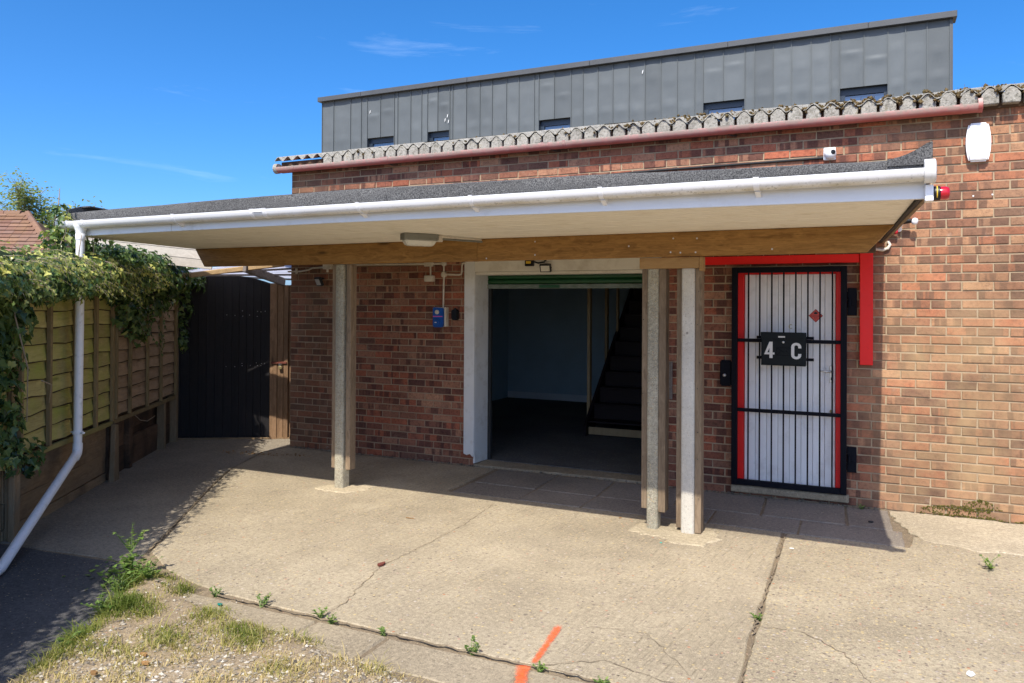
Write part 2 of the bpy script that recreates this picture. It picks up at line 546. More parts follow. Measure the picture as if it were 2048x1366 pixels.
class MB:
    def __init__(s):
        s.v = []
        s.f = []

    def add(s, vs, fs):
        o = len(s.v)
        s.v += [tuple(p) for p in vs]
        s.f += [tuple(i+o for i in f) for f in fs]
        return s

    def box(s, x0, x1, y0, y1, z0, z1):
        return s.add([(x, y, z) for x in (x0, x1) for y in (y0, y1) for z in (z0, z1)],
                     [(0, 1, 3, 2), (4, 6, 7, 5), (0, 4, 5, 1), (2, 3, 7, 6), (0, 2, 6, 4), (1, 5, 7, 3)])

    def prism(s, pts, ax, a, b):
        def P3(p, t):
            return {'x': (t, p[0], p[1]), 'y': (p[0], t, p[1]), 'z': (p[0], p[1], t)}[ax]
        n = len(pts)
        return s.add([P3(p, a) for p in pts] + [P3(p, b) for p in pts],
                     [tuple(range(n)), tuple(range(2*n-1, n-1, -1))] + [(i, (i+1) % n, n+(i+1) % n, n+i) for i in range(n)])

    def tube(s, path, r, n=8, caps=True):
        path = [Vector(p) for p in path]
        rs = r if isinstance(r, (list, tuple)) else [r]*len(path)
        vs = []
        side = None
        for i, p in enumerate(path):
            d = (path[min(i+1, len(path)-1)]-path[max(i-1, 0)]).normalized()
            if side is None:
                side = d.cross(Vector((0, 0, 1)))
                if side.length < .01:
                    side = Vector((1, 0, 0))
            side = (side-d*side.dot(d)).normalized()
            o = d.cross(side)
            for k in range(n):
                a = 2*math.pi*k/n
                vs.append(p+(side*math.cos(a)+o*math.sin(a))*rs[i])
        fs = [(i*n+k, i*n+(k+1) % n, (i+1)*n+(k+1) % n, (i+1)*n+k) for i in range(len(path)-1) for k in range(n)]
        if caps:
            fs += [tuple(range(n)), tuple(range(len(vs)-1, len(vs)-n-1, -1))]
        return s.add(vs, fs)

    def lathe(s, prof, c, ax=(0, 0, 1), n=16):
        ax = Vector(ax).normalized()
        sd = ax.orthogonal().normalized()
        o = ax.cross(sd)
        c = Vector(c)
        vs = [c+ax*h+(sd*math.cos(2*math.pi*k/n)+o*math.sin(2*math.pi*k/n))*max(r, 1e-4) for r, h in prof for k in range(n)]
        fs = [(i*n+k, i*n+(k+1) % n, (i+1)*n+(k+1) % n, (i+1)*n+k) for i in range(len(prof)-1) for k in range(n)]
        fs += [tuple(range(n)), tuple(range(len(vs)-1, len(vs)-n-1, -1))]
        return s.add(vs, fs)

    def beam(s, a, b, wd, ht, upv=(0, 0, 1)):
        a, b = Vector(a), Vector(b)
        d = (b-a).normalized()
        sd = d.cross(Vector(upv)).normalized()
        u = sd.cross(d)
        vs = [p+sd*i*wd/2+u*j*ht/2 for p in (a, b) for i in (-1, 1) for j in (-1, 1)]
        return s.add(vs, [(0, 1, 3, 2), (4, 6, 7, 5), (0, 4, 5, 1), (2, 3, 7, 6), (0, 2, 6, 4), (1, 5, 7, 3)])

    def build(s, name, mat, parent=None, bevel=0, seg=1, smooth=None, jit=0, recalc=True, kind=None, label=None):
        vs = [Vector(p) for p in s.v]
        lo = Vector([min(p[i] for p in vs) for i in range(3)])
        hi = Vector([max(p[i] for p in vs) for i in range(3)])
        c = (lo+hi)/2
        if parent is None:
            c.z = lo.z
        if jit:
            vs = [p+Vector((U(-jit, jit), U(-jit, jit), U(-jit, jit))) for p in vs]
        me = bpy.data.meshes.new(name)
        me.from_pydata([p-c for p in vs], [], s.f)
        if recalc or bevel:
            bm = bmesh.new()
            bm.from_mesh(me)
            if recalc:
                bmesh.ops.recalc_face_normals(bm, faces=bm.faces)
            if bevel:
                ed = [e for e in bm.edges if len(e.link_faces) == 2 and e.calc_face_angle(0) > .6]
                bmesh.ops.bevel(bm, geom=ed, offset=bevel, segments=seg, affect='EDGES', clamp_overlap=True)
            bm.to_mesh(me)
            bm.free()
        if smooth:
            me.shade_smooth()
            me.set_sharp_from_angle(angle=rad(smooth if smooth is not True else 40))
        me.materials.append(MATS[mat])
        o = bpy.data.objects.new(name, me)
        COL.objects.link(o)
        if parent is not None:
            o.parent = parent
            o.location = c-ORG[parent.name]
        else:
            o.location = c
        ORG[o.name] = c
        if kind:
            o['kind'] = kind
        if label:
            o['label'] = label
        return o


def thing(name, label, cat, loc=(0, 0, 0), rz=None, group=None):
    o = bpy.data.objects.new(name, None)
    COL.objects.link(o)
    o.location = loc
    if rz is not None:
        o.rotation_euler.z = rz
    ORG[o.name] = Vector(loc) if rz is None else Vector((0, 0, 0))
    if label:
        o['label'] = label
    if cat:
        o['category'] = cat
    if group:
        o['group'] = group
    return o


def part(name, parent, loc=None):
    o = bpy.data.objects.new(name, None)
    COL.objects.link(o)
    o.parent = parent
    c = Vector(loc) if loc is not None else ORG[parent.name].copy()
    o.location = c-ORG[parent.name]
    ORG[o.name] = c
    return o


def tag(o, label, cat, group=None):
    o['label'] = label
    o['category'] = cat
    if group:
        o['group'] = group
    return o


def box(name, mat, parent, *d, **k):
    return MB().box(*d).build(name, mat, parent, **k)


def fattr(me, name, vals, typ='FLOAT', dom='POINT'):
    a = me.attributes.new(name, typ, dom)
    if typ == 'FLOAT':
        a.data.foreach_set('value', vals)
    else:
        a.data.foreach_set('vector', [x for v in vals for x in v])


def text_mesh(txt, size, name, mat, parent, loc, ext=.001, sx=1.):
    """flat lettering facing -y, its centre at loc"""
    cu = bpy.data.curves.new('t', 'FONT')
    cu.body = txt
    cu.size = size
    cu.extrude = ext
    cu.align_x = 'CENTER'
    cu.align_y = 'CENTER'
    to = bpy.data.objects.new('t', cu)
    COL.objects.link(to)
    dg = bpy.context.evaluated_depsgraph_get()
    me0 = to.evaluated_get(dg).to_mesh()
    mb = MB()
    mb.add([(loc[0]+v.co.x*sx, loc[1]-v.co.z, loc[2]+v.co.y) for v in me0.vertices], [tuple(p.vertices) for p in me0.polygons])
    bpy.data.objects.remove(to)
    return mb.build(name, mat, parent)

# ================================================================== GROUND
def ragged(pts, step=.12, j=.006):
    out = []
    for i, p in enumerate(pts):
        q = pts[(i+1) % len(pts)]
        d = math.dist(p, q)
        n = max(1, int(d/step)) if d < 12 else 6
        nx, ny = (q[1]-p[1])/d, -(q[0]-p[0])/d
        for k in range(n):
            t = k/n
            o = U(-j, j)
            out.append((p[0]+(q[0]-p[0])*t+nx*o, p[1]+(q[1]-p[1])*t+ny*o))
    return out


def slab(name, mat, parent, pts, z1=0., th=.08, j=.006, step=.12, bevel=.006, **k):
    return MB().prism(ragged(pts, step, j), 'z', z1-th, z1).build(name, mat, parent, bevel=bevel, smooth=30, **k)


gr = MB().add([(-250, -250, -.06), (250, -250, -.06), (250, 250, -.06), (-250, 250, -.06)], [(0, 1, 2, 3)]).build('ground', 'soil')
gr['kind'] = 'structure'
ta = slab('tarmac', 'tarmac', None, [(-3.5, -3.6), (.1, -3.92), (1.62, -3.78), (2.05, -4.1), (2.45, -4.9), (2.7, -6.2), (-3.5, -6.2)], -.0045, .03, .012, bevel=0)
ta['kind'] = 'structure'
yard = slab('concrete_yard', 'joint_dirt', None, [(-2.4, -.9), (-.9, .75), (-.345, .9), (-.345, .02), (10, .02), (10, -6.2), (2.6, -6.2), (1.5, -3.9), (-.1, -3.9)], -.008, .03, .0, bevel=0)
yard['kind'] = 'structure'
JL = [(-.36, -.45), (.0, -1.31), (.544, -2.14), (1.07, -2.89), (1.49, -3.52)]
slab('concrete_slab', 'strip_concrete', yard, [(-2.5, -.95), (-.95, .72), (-.36, .85), (-.36, -.05)] + [(x-.012, y) for x, y in JL] + [(1.62, -3.74), (.1, -3.9), (-.2, -3.85)], -.003, j=.008)
slab('concrete_slab', 'slab_concrete', yard, [(-.33, -.05), (2.46, -.03), (2.50, -1.10), (5.45, -1.10), (5.475, -1.7), (5.495, -2.98), (5.53, -3.945), (2.55, -3.90), (1.95, -3.76), (1.53, -3.53)] + [(x+.012, y) for x, y in JL[::-1][1:]], 0, j=.008)
slab('concrete_slab', 'aggregate_concrete', yard, [(5.475, -1.12), (6.32, -1.10), (6.36, -.78), (6.9, -.95), (9.8, -.95), (9.8, -6), (5.56, -6), (5.55, -3.95), (5.52, -2.98), (5.50, -1.7)], .002, j=.008)
slab('mortar_screed', 'mortar_patch', yard, [(6.21, -.03), (9.8, -.03), (9.8, -.94), (7.1, -.93), (6.75, -.98), (6.5, -.9), (6.37, -.76), (6.28, -.5)], .006, j=.03, step=.07)
for x0, x1 in ((2.52, 3.17), (3.19, 3.77), (3.79, 4.47), (4.49, 5.20), (5.22, 5.86), (5.88, 6.2)):
    slab('paving_slab', 'paver', yard, [(x0, -.035), (x1, -.03), (x1+.03, -.655), (x0+.03, -.65)], U(-.004, .002), j=.004)
for x0, x1 in ((2.54, 3.20), (3.22, 3.79), (3.81, 4.40), (4.42, 4.87), (4.89, 5.55), (5.57, 6.29)):
    slab('paving_slab', 'paver', yard, [(x0, -.672), (x1, -.675), (x1+.005, -1.085), (x0, -1.08)], U(-.004, .002), j=.004)
xs = [2.36, 3.34, 3.80, 4.585, 5.5, 6.4, 7.3]
for a, b in zip(xs[:-1], xs[1:]):
    slab('kerb_stone', 'kerb_concrete', yard, [(a+.006, -3.975), (b-.006, -3.975), (b-.006, -4.27), (a+.006, -4.27)], U(-.006, 0)+.004, j=.007, step=.09, bevel=.012)
# mortar collars at the foot of the posts
for pts in ([(1.33, -1.56), (1.42, -1.30), (1.78, -1.28), (1.80, -1.42), (1.72, -1.58), (1.5, -1.62)],
            [(4.36, -1.55), (4.40, -1.34), (5.0, -1.33), (5.06, -1.5), (4.98, -1.72), (4.75, -1.76), (4.66, -1.64), (4.5, -1.63)]):
    slab('mortar_collar', 'pad_mortar', yard, pts, .007, j=.026, step=.035, bevel=.006)
# threshold lip of the garage opening and broken mortar along the wall foot
slab('threshold', 'kerb_concrete', yard, [(2.2, .28), (4.1, .28), (4.1, .02), (2.2, -.0)], .018, j=.01, step=.06)


def crack(pts, wd, z=.0045, name='crack'):
    mb = MB()
    P2 = []
    for a, b in zip(pts[:-1], pts[1:]):
        n = max(2, int(math.dist(a, b)/.035))
        for k in range(n):
            t = k/n
            P2.append((a[0]+(b[0]-a[0])*t+U(-.011, .011), a[1]+(b[1]-a[1])*t+U(-.011, .011)))
    P2.append(pts[-1])
    vs, fs = [], []
    for i, p in enumerate(P2):
        q = P2[min(i+1, len(P2)-1)]
        o = P2[max(i-1, 0)]
        d = Vector((q[0]-o[0], q[1]-o[1])).normalized()
        h = wd*U(.25, 1.0)/2
        vs += [(p[0]-d.y*h, p[1]+d.x*h, z), (p[0]+d.y*h, p[1]-d.x*h, z)]
        if i:
            fs.append((2*i-2, 2*i-1, 2*i+1, 2*i))
    return mb.add(vs, fs).build(name, 'joint_dirt', yard, recalc=False)


crack([(3.10, -1.36), (3.17, -2.0), (3.16, -2.83), (3.13, -3.07), (3.31, -3.7), (3.33, -3.9)], .006)
crack([(5.52, -3.0), (5.75, -2.98), (5.95, -3.15), (6.15, -3.6)], .007, .0065)
crack([(4.62, -3.93), (4.9, -3.75), (5.2, -3.82), (5.5, -3.8)], .006)
crack([(5.3, -3.7), (5.0, -3.35), (4.7, -3.4)], .004)
crack([(2.0, -2.2), (2.4, -2.1), (2.7, -2.25)], .004)
crack([(5.485, -1.15), (5.49, -1.7), (5.508, -2.98), (5.54, -3.95)], .018, .0068, 'joint_filler')
for a, b in zip(JL[:-1], JL[1:]):
    crack([a, b], .02, .0045, 'joint_filler')
crack([(2.55, -3.94), (3.4, -3.95), (4.3, -3.955), (5.5, -3.96)], .02, .008, 'joint_filler')

# rubble along the foot of the wall
mb = MB()
lr = []
for k in range(420):
    x = U(-.3, 6.2)
    if 2.2 < x < 4.1 and R() < .3:
        continue
    s = U(.006, .02)*(1.3 if R() < .1 else 1)
    y = -U(.0, .05) - (0 if not 2.2 < x < 4.1 else -.02)
    c = Vector((x, y, .002))
    n0 = len(mb.v)
    mb.add([c+Vector((U(-s, s), U(-s, s), U(.2, .8)*s)) for _ in range(5)] + [c+Vector((0, 0, -.01))], [(0, 1, 2), (1, 2, 3), (2, 3, 4), (3, 4, 0), (0, 1, 4), (5, 0, 2), (5, 3, 1)])
    lr += [U(.0, .55)]*(len(mb.v)-n0)
o = mb.build('mortar_crumbs', 'gravel_stone', yard, recalc=True, kind='stuff')
fattr(o.data, 'lr', lr)

# verge: soil, gravel, grass
VERGE = [(1.78, -3.84), (2.2, -3.83), (2.45, -3.99), (2.72, -4.05), (3.2, -4.13), (3.75, -4.22), (4.45, -4.3), (7, -4.3), (7, -6.2), (2.55, -6.2), (2.52, -5.1), (2.2, -4.5), (1.9, -4.1)]


def inpoly(x, y, P):
    r = False
    j = len(P)-1
    for i in range(len(P)):
        if (P[i][1] > y) != (P[j][1] > y) and x < (P[j][0]-P[i][0])*(y-P[i][1])/(P[j][1]-P[i][1])+P[i][0]:
            r = not r
        j = i
    return r


def edist(x, y, P):
    p = Vector((x, y))
    best = 9
    for i in range(len(P)):
        a, b = Vector(P[i]), Vector(P[(i+1) % len(P)])
        t = max(0, min(1, (p-a).dot(b-a)/(b-a).length_squared))
        best = min(best, (a+(b-a)*t-p).length)
    return best


def vz(x, y):
    e = edist(x, y, VERGE)
    if not inpoly(x, y, VERGE):
        e = -e
    return -.035+.055*min(1, max(0, (e+.05)/.18)) + .018*mnoise.noise(Vector((x*3, y*3, 0))) + .008*mnoise.noise(Vector((x*14, y*14, 3)))


vs, fs = [], []
NX, NY = 130, 95
for j in range(NY+1):
    for i in range(NX+1):
        x, y = 1.6+i*5.4/NX, -6.2+j*2.5/NY
        vs.append((x, y, vz(x, y)))
for j in range(NY):
    for i in range(NX):
        a = j*(NX+1)+i
        q = vs[a]
        if inpoly(q[0], q[1], VERGE) or edist(q[0], q[1], VERGE) < .08:
            fs.append((a, a+1, a+NX+2, a+NX+1))
ve = MB().add(vs, fs).build('verge', 'soil', smooth=80)
ve['kind'] = 'structure'


def stones(name, n, mat, f, smin, smax):
    mb = MB()
    lr = []
    ico = [(0, 0, 1), (.9, 0, .3), (.28, .85, .3), (-.72, .53, .3), (-.72, -.53, .3), (.28, -.85, .3), (0, 0, -.5)]
    fc = [(0, i, i % 5+1) for i in range(1, 6)] + [(6, i % 5+1, i) for i in range(1, 6)]
    k = 0
    while k < n:
        p = f()
        if p is None:
            continue
        k += 1
        s = smin+(smax-smin)*R()**3
        rz = U(0, 6.3)
        e = (U(.7, 1.4)*s, U(.6, 1.1)*s, U(.4, .9)*s)
        r0 = R()
        mb.add([(p[0]+(x*e[0]*math.cos(rz)-y*e[1]*math.sin(rz))*U(.75, 1.2), p[1]+(x*e[0]*math.sin(rz)+y*e[1]*math.cos(rz))*U(.75, 1.2), p[2]+z*e[2]*U(.8, 1.2)) for x, y, z in ico], fc)
        lr += [r0]*7
    o = mb.build(name, mat, recalc=False)
    fattr(o.data, 'lr', lr)
    return o


def vpoint():
    x, y = U(1.8, 5.2), U(-5.6, -3.85)
    if not inpoly(x, y, VERGE) or edist(x, y, VERGE) < .02:
        return None
    gr = min(1, max(0, (-4.25-y)*1.6+(x-3.0)*.55))
    if R() > .18+.82*gr:
        return None
    return (x, y, vz(x, y))


o = stones('gravel', 14000, 'gravel_stone', vpoint, .003, .017)
o['kind'] = 'stuff'
tag(o, 'loose pale gravel along the front edge of the verge', 'gravel')


def grass(n):
    mb = MB()
    lr = []
    k = 0
    while k < n:
        x, y = U(1.75, 4.6), U(-5.6, -3.8)
        if not inpoly(x, y, VERGE):
            continue
        cl = mnoise.noise(Vector((x*4.5, y*4.5, 9)))
        gr = min(1, max(0, (-4.3-y)*1.1+(x-3.1)*.6))
        edge = x < 2.2+.4*(-4.0-y)
        if R() > (.18+.9*cl)*(1-.85*gr)+(.35 if edge else .10):
            continue
        k += 1
        z = vz(x, y)
        hgt = (.005+.034*R()**1.7)*(1.5 if edge else .95)*(1+cl*.8)*(2.4 if R() < .02 else 1)
        a = U(0, 6.3)
        b = U(.4, 2.2)*hgt
        wd = U(.0012, .0028)
        dx, dy = math.cos(a), math.sin(a)
        px, py = -dy*wd, dx*wd
        mb.add([(x-px, y-py, z-.004), (x+px, y+py, z-.004), (x+dx*b*.35+px*.8, y+dy*b*.35+py*.8, z+hgt*.7), (x+dx*b*.35-px*.8, y+dy*b*.35-py*.8, z+hgt*.7), (x+dx*b, y+dy*b, z+hgt)], [(0, 1, 2, 3), (3, 2, 4)])
        dry = min(1, max(0, .56+.9*gr-.7*cl-(.35 if edge else 0)+U(-.3, .3)))
        lr += [dry]*5
    o = mb.build('grass', 'grass_blade', recalc=False)
    fattr(o.data, 'lr', lr)
    return o


o = grass(14000)
o['kind'] = 'stuff'
tag(o, 'short patchy green and straw coloured grass on the verge', 'grass')


# ------------------------------------------------------------------ small weeds and litter
def leafblade(mb, lr, p, d, upv, L, W, val, lobes=False):
    d = Vector(d).normalized()
    sd = d.cross(Vector(upv))
    if sd.length < .01:
        sd = Vector((1, 0, 0))
    sd.normalize()
    nn = sd.cross(d)
    p = Vector(p)
    if lobes:
        prof = [(.0, .0), (.02, .42), (.30, .52), (.36, .30), (.62, .34), (.68, .16), (1, 0)]
    else:
        prof = [(0, 0), (.25, .36), (.6, .36), (1, 0)]
    lf = [p+d*(a*L)+sd*(b*W)+nn*(.12*b*W) for a, b in prof]
    rg = [p+d*(a*L)-sd*(b*W)+nn*(.12*b*W) for a, b in prof[1:-1]]
    n = len(prof)
    mid = list(range(n))
    mb.add(lf+rg, [tuple(mid), tuple([0]+list(range(n, n+len(rg)))+[n-1])[::-1]])
    lr += [val]*(n+len(rg))


def weed(label, x, y, h, nst, spread, name='weed', leafy=1., z=0.):
    t = thing(name, label, 'weed', (x, y, z))
    st, lf, lr = MB(), MB(), []
    for k in range(nst):
        a = U(0, 6.3)
        tip = Vector((x+math.cos(a)*spread*U(.3, 1), y+math.sin(a)*spread*U(.3, 1), z+h*U(.45, 1)))
        b = Vector((x+U(-.01, .01), y+U(-.01, .01), z-.01))
        mid = (b+tip)/2+Vector((U(-.2, .2)*spread, U(-.2, .2)*spread, .15*h))
        st.tube([b, mid, tip], [.0025+.004*h, .002+.002*h, .001], 5)
        nl = max(3, int((5+h*40)*leafy))
        for i in range(nl):
            s = (i+1)/nl
            p = b*(1-s)**2+mid*2*s*(1-s)+tip*s*s
            aa = U(0, 6.3)
            L = U(.5, 1.1)*min(.06, .018+.12*h)
            leafblade(lf, lr, p, (math.cos(aa), math.sin(aa), U(-.1, .6)), (0, 0, 1), L, L*.7, R(), True)
    st.build('stem', 'weed_stem', t, smooth=60)
    o = lf.build('foliage', 'weed_leaf', t, recalc=False)
    fattr(o.data, 'lr', lr)
    return t


plain('ivy_shade', (.018, .028, .012), .9, .3, .1)
plain('weed_stem', (.16, .22, .07), .6, .15, .3)
# tall weed on the verge corner with side shoots
t = thing('tall_weed', 'tall branching weed standing at the corner of the grassy verge', 'weed', (1.83, -3.93, -.01))
st, lf, lr = MB(), MB(), []
for (tip, hb) in (((1.85, -3.95, .345), 0), ((1.755, -4.0, .285), .14), ((1.90, -3.9, .29), .17), ((1.80, -3.94, .235), .1)):
    tip = Vector(tip)
    b = Vector((1.83, -3.93, -.01)).lerp(Vector((1.842, -3.94, .3)), hb/.3)
    mid = (b+tip)/2+Vector((U(-.01, .01), 0, .01))
    st.tube([b, mid, tip], [.005, .0035, .0015], 6)
    for i in range(14):
        s = .25+.75*(i/13)**.8
        p = b.lerp(tip, s)
        aa = U(0, 6.3)
        L = U(.02, .042)
        leafblade(lf, lr, p, (math.cos(aa), math.sin(aa), U(-.3, .5)), (0, 0, 1), L, L*.75, U(.5, 1), True)
for k in range(260):
    a = U(0, 6.3)
    q = abs(random.gauss(0, .11))
    p = Vector((1.84+math.cos(a)*q*1.3, -3.97+math.sin(a)*q, max(0, U(.0, .15)-q*.35)))
    aa = U(0, 6.3)
    L = U(.018, .045)
    leafblade(lf, lr, p, (math.cos(aa), math.sin(aa), U(-.1, .8)), (0, 0, 1), L, L*.8, U(.0, .8), True)
st.build('stem', 'weed_stem', t, smooth=60)
o = lf.build('foliage', 'weed_leaf', t, recalc=False)
fattr(o.data, 'lr', lr)
weed('bushy green weed beside the tall weed on the verge corner', 2.0, -3.93, .15, 7, .12)
weed('low green weed below the tall weed in the shade', 2.02, -4.16, .10, 9, .16)
weed('leafy weed half way down the shaded verge edge', 2.2, -4.42, .10, 8, .12)
weed('upright green weed on the left tip of the verge', 2.42, -4.78, .09, 8, .09)
for lab, x, y, h in (('small weed in the kerb joint nearest the grassy corner', 2.56, -3.94, .05), ('bushy weed in the kerb joint above the green glass', 2.91, -3.945, .055),
                     ('weed in the kerb joint at the cracked slab end', 3.31, -3.92, .05), ('small bright weed just below the cracked slab end', 3.42, -3.965, .045),
                     ('dark green weed in the kerb joint left of the orange mark', 4.28, -3.945, .06), ('small weed at the foot of the orange paint mark', 4.65, -3.965, .03),
                     ('sprig of weed in the kerb joint right of the orange mark', 4.96, -3.965, .03), ('weed growing on the pale screed by the right wall', 6.80, -1.36, .09),
                     ('tiny weed in the long joint of the forecourt slabs', 5.505, -2.9, .03), ('tiny weed at the wall foot right of the door', 6.0, -.06, .04),
                     ('small weed in a kerb joint between two kerb stones', 3.76, -3.955, .035)):
    weed(lab, x, y, h, 6, h*1.1)


def flake(name, label, cat, mat, x, y, z, sx, sy, h=.004, n=7):
    pts = [(x+math.cos(6.283*k/n)*sx*U(.6, 1.1), y+math.sin(6.283*k/n)*sy*U(.6, 1.1)) for k in range(n)]
    return tag(MB().prism(pts, 'z', z, z+h).build(name, mat, bevel=.001), label, cat)


flake('glass_shard', 'dark green piece of glass lying on the kerb', 'glass', 'green_glass', 2.71, -4.06, .012, .022, .013, .006)
flake('plastic_scrap', 'tiny turquoise plastic scrap in front of the twin posts', 'litter', 'cyan_plastic', 4.684, -1.78, .003, .012, .008)
flake('paper_scrap', 'small white paper scrap beside the slab joint', 'litter', 'bird_white', 5.56, -1.5, .004, .018, .01)
flake('paper_scrap', 'white scrap at the bottom right of the forecourt', 'litter', 'bird_white', 6.5, -3.13, .005, .02, .035)
flake('dead_leaf', 'dark dead leaf beside the left end of the twin post collar', 'leaf', 'dead_leaf', 4.22, -1.27, .003, .018, .01)
flake('rusty_scrap', 'dark red rusty scrap in the hole of the cracked slab', 'litter', 'rust_red', 3.135, -3.08, .005, .02, .045, .012)
flake('dead_leaf', 'black dead leaf on the paving right of the door', 'leaf', 'rubber', 6.07, -.5, .003, .022, .014, .01)
flake('flat_stick', 'flat brown stick lying on the sunlit slab', 'stick', 'dead_leaf', 2.69, -2.04, .003, .045, .006)
for lab, x, y in (('curled brown dead leaf in the grass nearest the gravel', 2.98, -4.78), ('pair of brown dead leaves in the middle of the verge', 2.9, -4.72), ('brown dead leaf at the bottom edge of the verge', 2.85, -4.95)):
    flake('dead_leaf', lab, 'leaf', 'dead_leaf', x, y, .03, .026, .012, .012, 9)
# dirt and leaf litter swept along the gate corner
o = stones('leaf_litter', 150, 'dead_leaf', lambda: (lambda s: (-.8+s*1.1+U(-.05, .05), -.62+s*.25+random.gauss(0, .05), .001))(R()), .004, .02)
o['kind'] = 'stuff'
tag(o, 'thin line of brown leaf litter in front of the gate', 'litter')
o = stones('pavement_grit', 380, 'gravel_stone', lambda: (lambda p: p if not inpoly(p[0], p[1], VERGE) else None)((U(-.5, 7.3), U(-4.2, -.1), .003)), .002, .0075)
o['kind'] = 'stuff'
tag(o, 'scattered grit and crumbs lying on the forecourt', 'grit')


# sprayed orange mark
def spray(poly, z):
    mb = MB()
    ed = []
    a, b, w0, w1 = poly
    a, b = Vector(a), Vector(b)
    d = (b-a).normalized()
    s = Vector((-d.y, d.x))
    vs, fs = [], []
    n = 24
    for i in range(n+1):
        t = i/n
        c = a.lerp(b, t)
        wd = (w0+(w1-w0)*t)
        for k, e in ((-1, 0), (-.5, .75), (0, 1), (.5, .75), (1, 0)):
            p = c+s*wd*k
            vs.append((p.x, p.y, z))
            ed.append(e*min(1, t/.12, (1-t)/.08))
        if i:
            q = 5*i
            fs += [(q-5+k, q-4+k, q+1+k, q+k) for k in range(4)]
    return mb.add(vs, fs), ed


for pr, z in ((((4.55, -3.44), (4.606, -3.945), .034, .024), .0055), (((4.57, -3.965), (4.65, -4.2), .05, .036), .0135)):
    mb, ed = spray(pr, z)
    o = mb.build('orange_paint_mark', 'orange_spray', yard, recalc=False, label='orange spray paint stroke')
    fattr(o.data, 'edge', ed)

# ================================================================== BRICK BUILDING
bld = thing('brick_building', 'single storey red brick workshop with corrugated roof and open garage doorway', 'building', (3, .1, 0))
wall = part('brick_wall', bld)
WT = .225
OPEN = [(2.19, 4.16, -.1, 2.20), (4.945, 5.845, .1, 2.065)]
X0, X1, ZT = -.3375, 9.2, 3.375
# backing wall with openings: mortar face sits 5 mm behind the brick faces
mb = MB()
xs = sorted({X0, X1, 2.19, 4.16, 4.945, 5.845})
zs = sorted({-.1, ZT+.06, 2.20, .1, 2.065})
for xa, xb in zip(xs[:-1], xs[1:]):
    zz = [(-.1, ZT+.06)]
    for o in OPEN:
        if xa >= o[0]-1e-6 and xb <= o[1]+1e-6:
            zz = [(-.1, o[2]), (o[3], ZT+.06)]
    for za, zb in zz:
        if zb-za > .01:
            mb.box(xa, xb, .005, WT, za, zb)
mb.build('mortar_bed', 'mortar', wall)

bricks = []
for n in range(0, 45):
    z0 = n*.075+.005
    off = 0 if n % 2 == 1 else .1125
    u = -3*.225+off
    while u < X1:
        a, b = u+.005, u+.22
        u += .225
        segs = [(max(a, X0+.001), min(b, X1))]
        for o in OPEN:
            if z0+.065 > o[2] and z0 < o[3]:
                ns = []
                for p, q in segs:
                    if q <= o[0] or p >= o[1]:
                        ns.append((p, q))
                    else:
                        if p < o[0]-.02:
                            ns.append((p, o[0]))
                        if q > o[1]+.02:
                            ns.append((o[1], q))
                segs = ns
        for p, q in segs:
            if q-p > .025:
                bricks.append((p+.0008, q-.0008, z0-.0002, min(z0+.0638, ZT)))


def brick_mesh(mb, L, H, at, dx=0, bcs=None, brs=None, br=None):
    j = .0034
    n0 = len(mb.v)
    c = .0035
    x, y, z = at
    fr = [(0+c, 0+c), (L-c, 0+c), (L-c, H-c), (0+c, H-c)]
    ou = [(0, 0), (L, 0), (L, H), (0, H)]
    dy = U(-.0045, .0018)
    vs = [(x+a+U(-j, j), y+dy, z+b+U(-j, j)) for a, b in fr] + [(x+a+U(-j, j)*.7, y+dy+c, z+b+U(-j, j)*.7) for a, b in ou] + [(x+a, y+.05, z+b) for a, b in ou]
    mb.add(vs, [(0, 1, 2, 3)] + [(i+4, (i+1) % 4+4, (i+1) % 4, i) for i in range(4)] + [(i+8, (i+1) % 4+8, (i+1) % 4+4, i+4) for i in range(4)])
    s1, s2 = U(0, 90), U(0, 90)
    for v in vs:
        bcs.append((v[0]-x+s1, s2+(v[1]-y)*.0, v[2]-z+s1*.37))
        brs.append(br)


def proj(p):
    d = Vector(p)-CAM
    zc = d.dot(fw)
    return 1024+F*d.dot(rt)/zc, PY-F*d.dot(up)/zc, F/zc


def shown(b):
    u, z = (b[0]+b[1])/2, (b[2]+b[3])/2
    px, py, s = proj((u, 0, z))
    if px > 2070 or px < 560:
        return 0
    ok = (u > 6.1 and not (u < 6.3 and z > 2.3)) or (z > 2.93 and z < 3.33) or (u < 2.09 and z < 2.13 and not 640 < px < 715 or 5.88 < u < 6.1 and z < 1.24) \
        or (4.64 < u < 4.93 and z < 2.12) or (4.27 < u < 4.36 and z < 2.0)
    return (b[1]-b[0])*s*s if ok else 0


bricks.sort(key=shown, reverse=True)
variants = {}
rest, rb, rr = MB(), [], []
for i, b in enumerate(bricks):
    L, H = b[1]-b[0], b[3]-b[2]
    br = R()
    if i < 300:
        key = (round(L, 3), round(H, 3), random.randrange(40))
        if key not in variants:
            mbk, bcs, brs = MB(), [], []
            brick_mesh(mbk, L, H, (-L/2, 0, -H/2), 0, bcs, brs, (key[2]*.618) % 1)
            me = bpy.data.meshes.new('brick')
            me.from_pydata(mbk.v, [], mbk.f)
            fattr(me, 'bc', bcs, 'FLOAT_VECTOR')
            fattr(me, 'br', brs)
            me.materials.append(MATS['brick'])
            variants[key] = me
        o = bpy.data.objects.new('brick', variants[key])
        o.parent = wall
        o.location = Vector(((b[0]+b[1])/2, U(-.0015, .0015), (b[2]+b[3])/2))-ORG[wall.name]
        COL.objects.link(o)
    else:
        brick_mesh(rest, L, H, (b[0], 0, b[2]), 0, rb, rr, br)
o = rest.build('brick_courses', 'brick', wall, recalc=False, kind='stuff')
fattr(o.data, 'bc', rb, 'FLOAT_VECTOR')
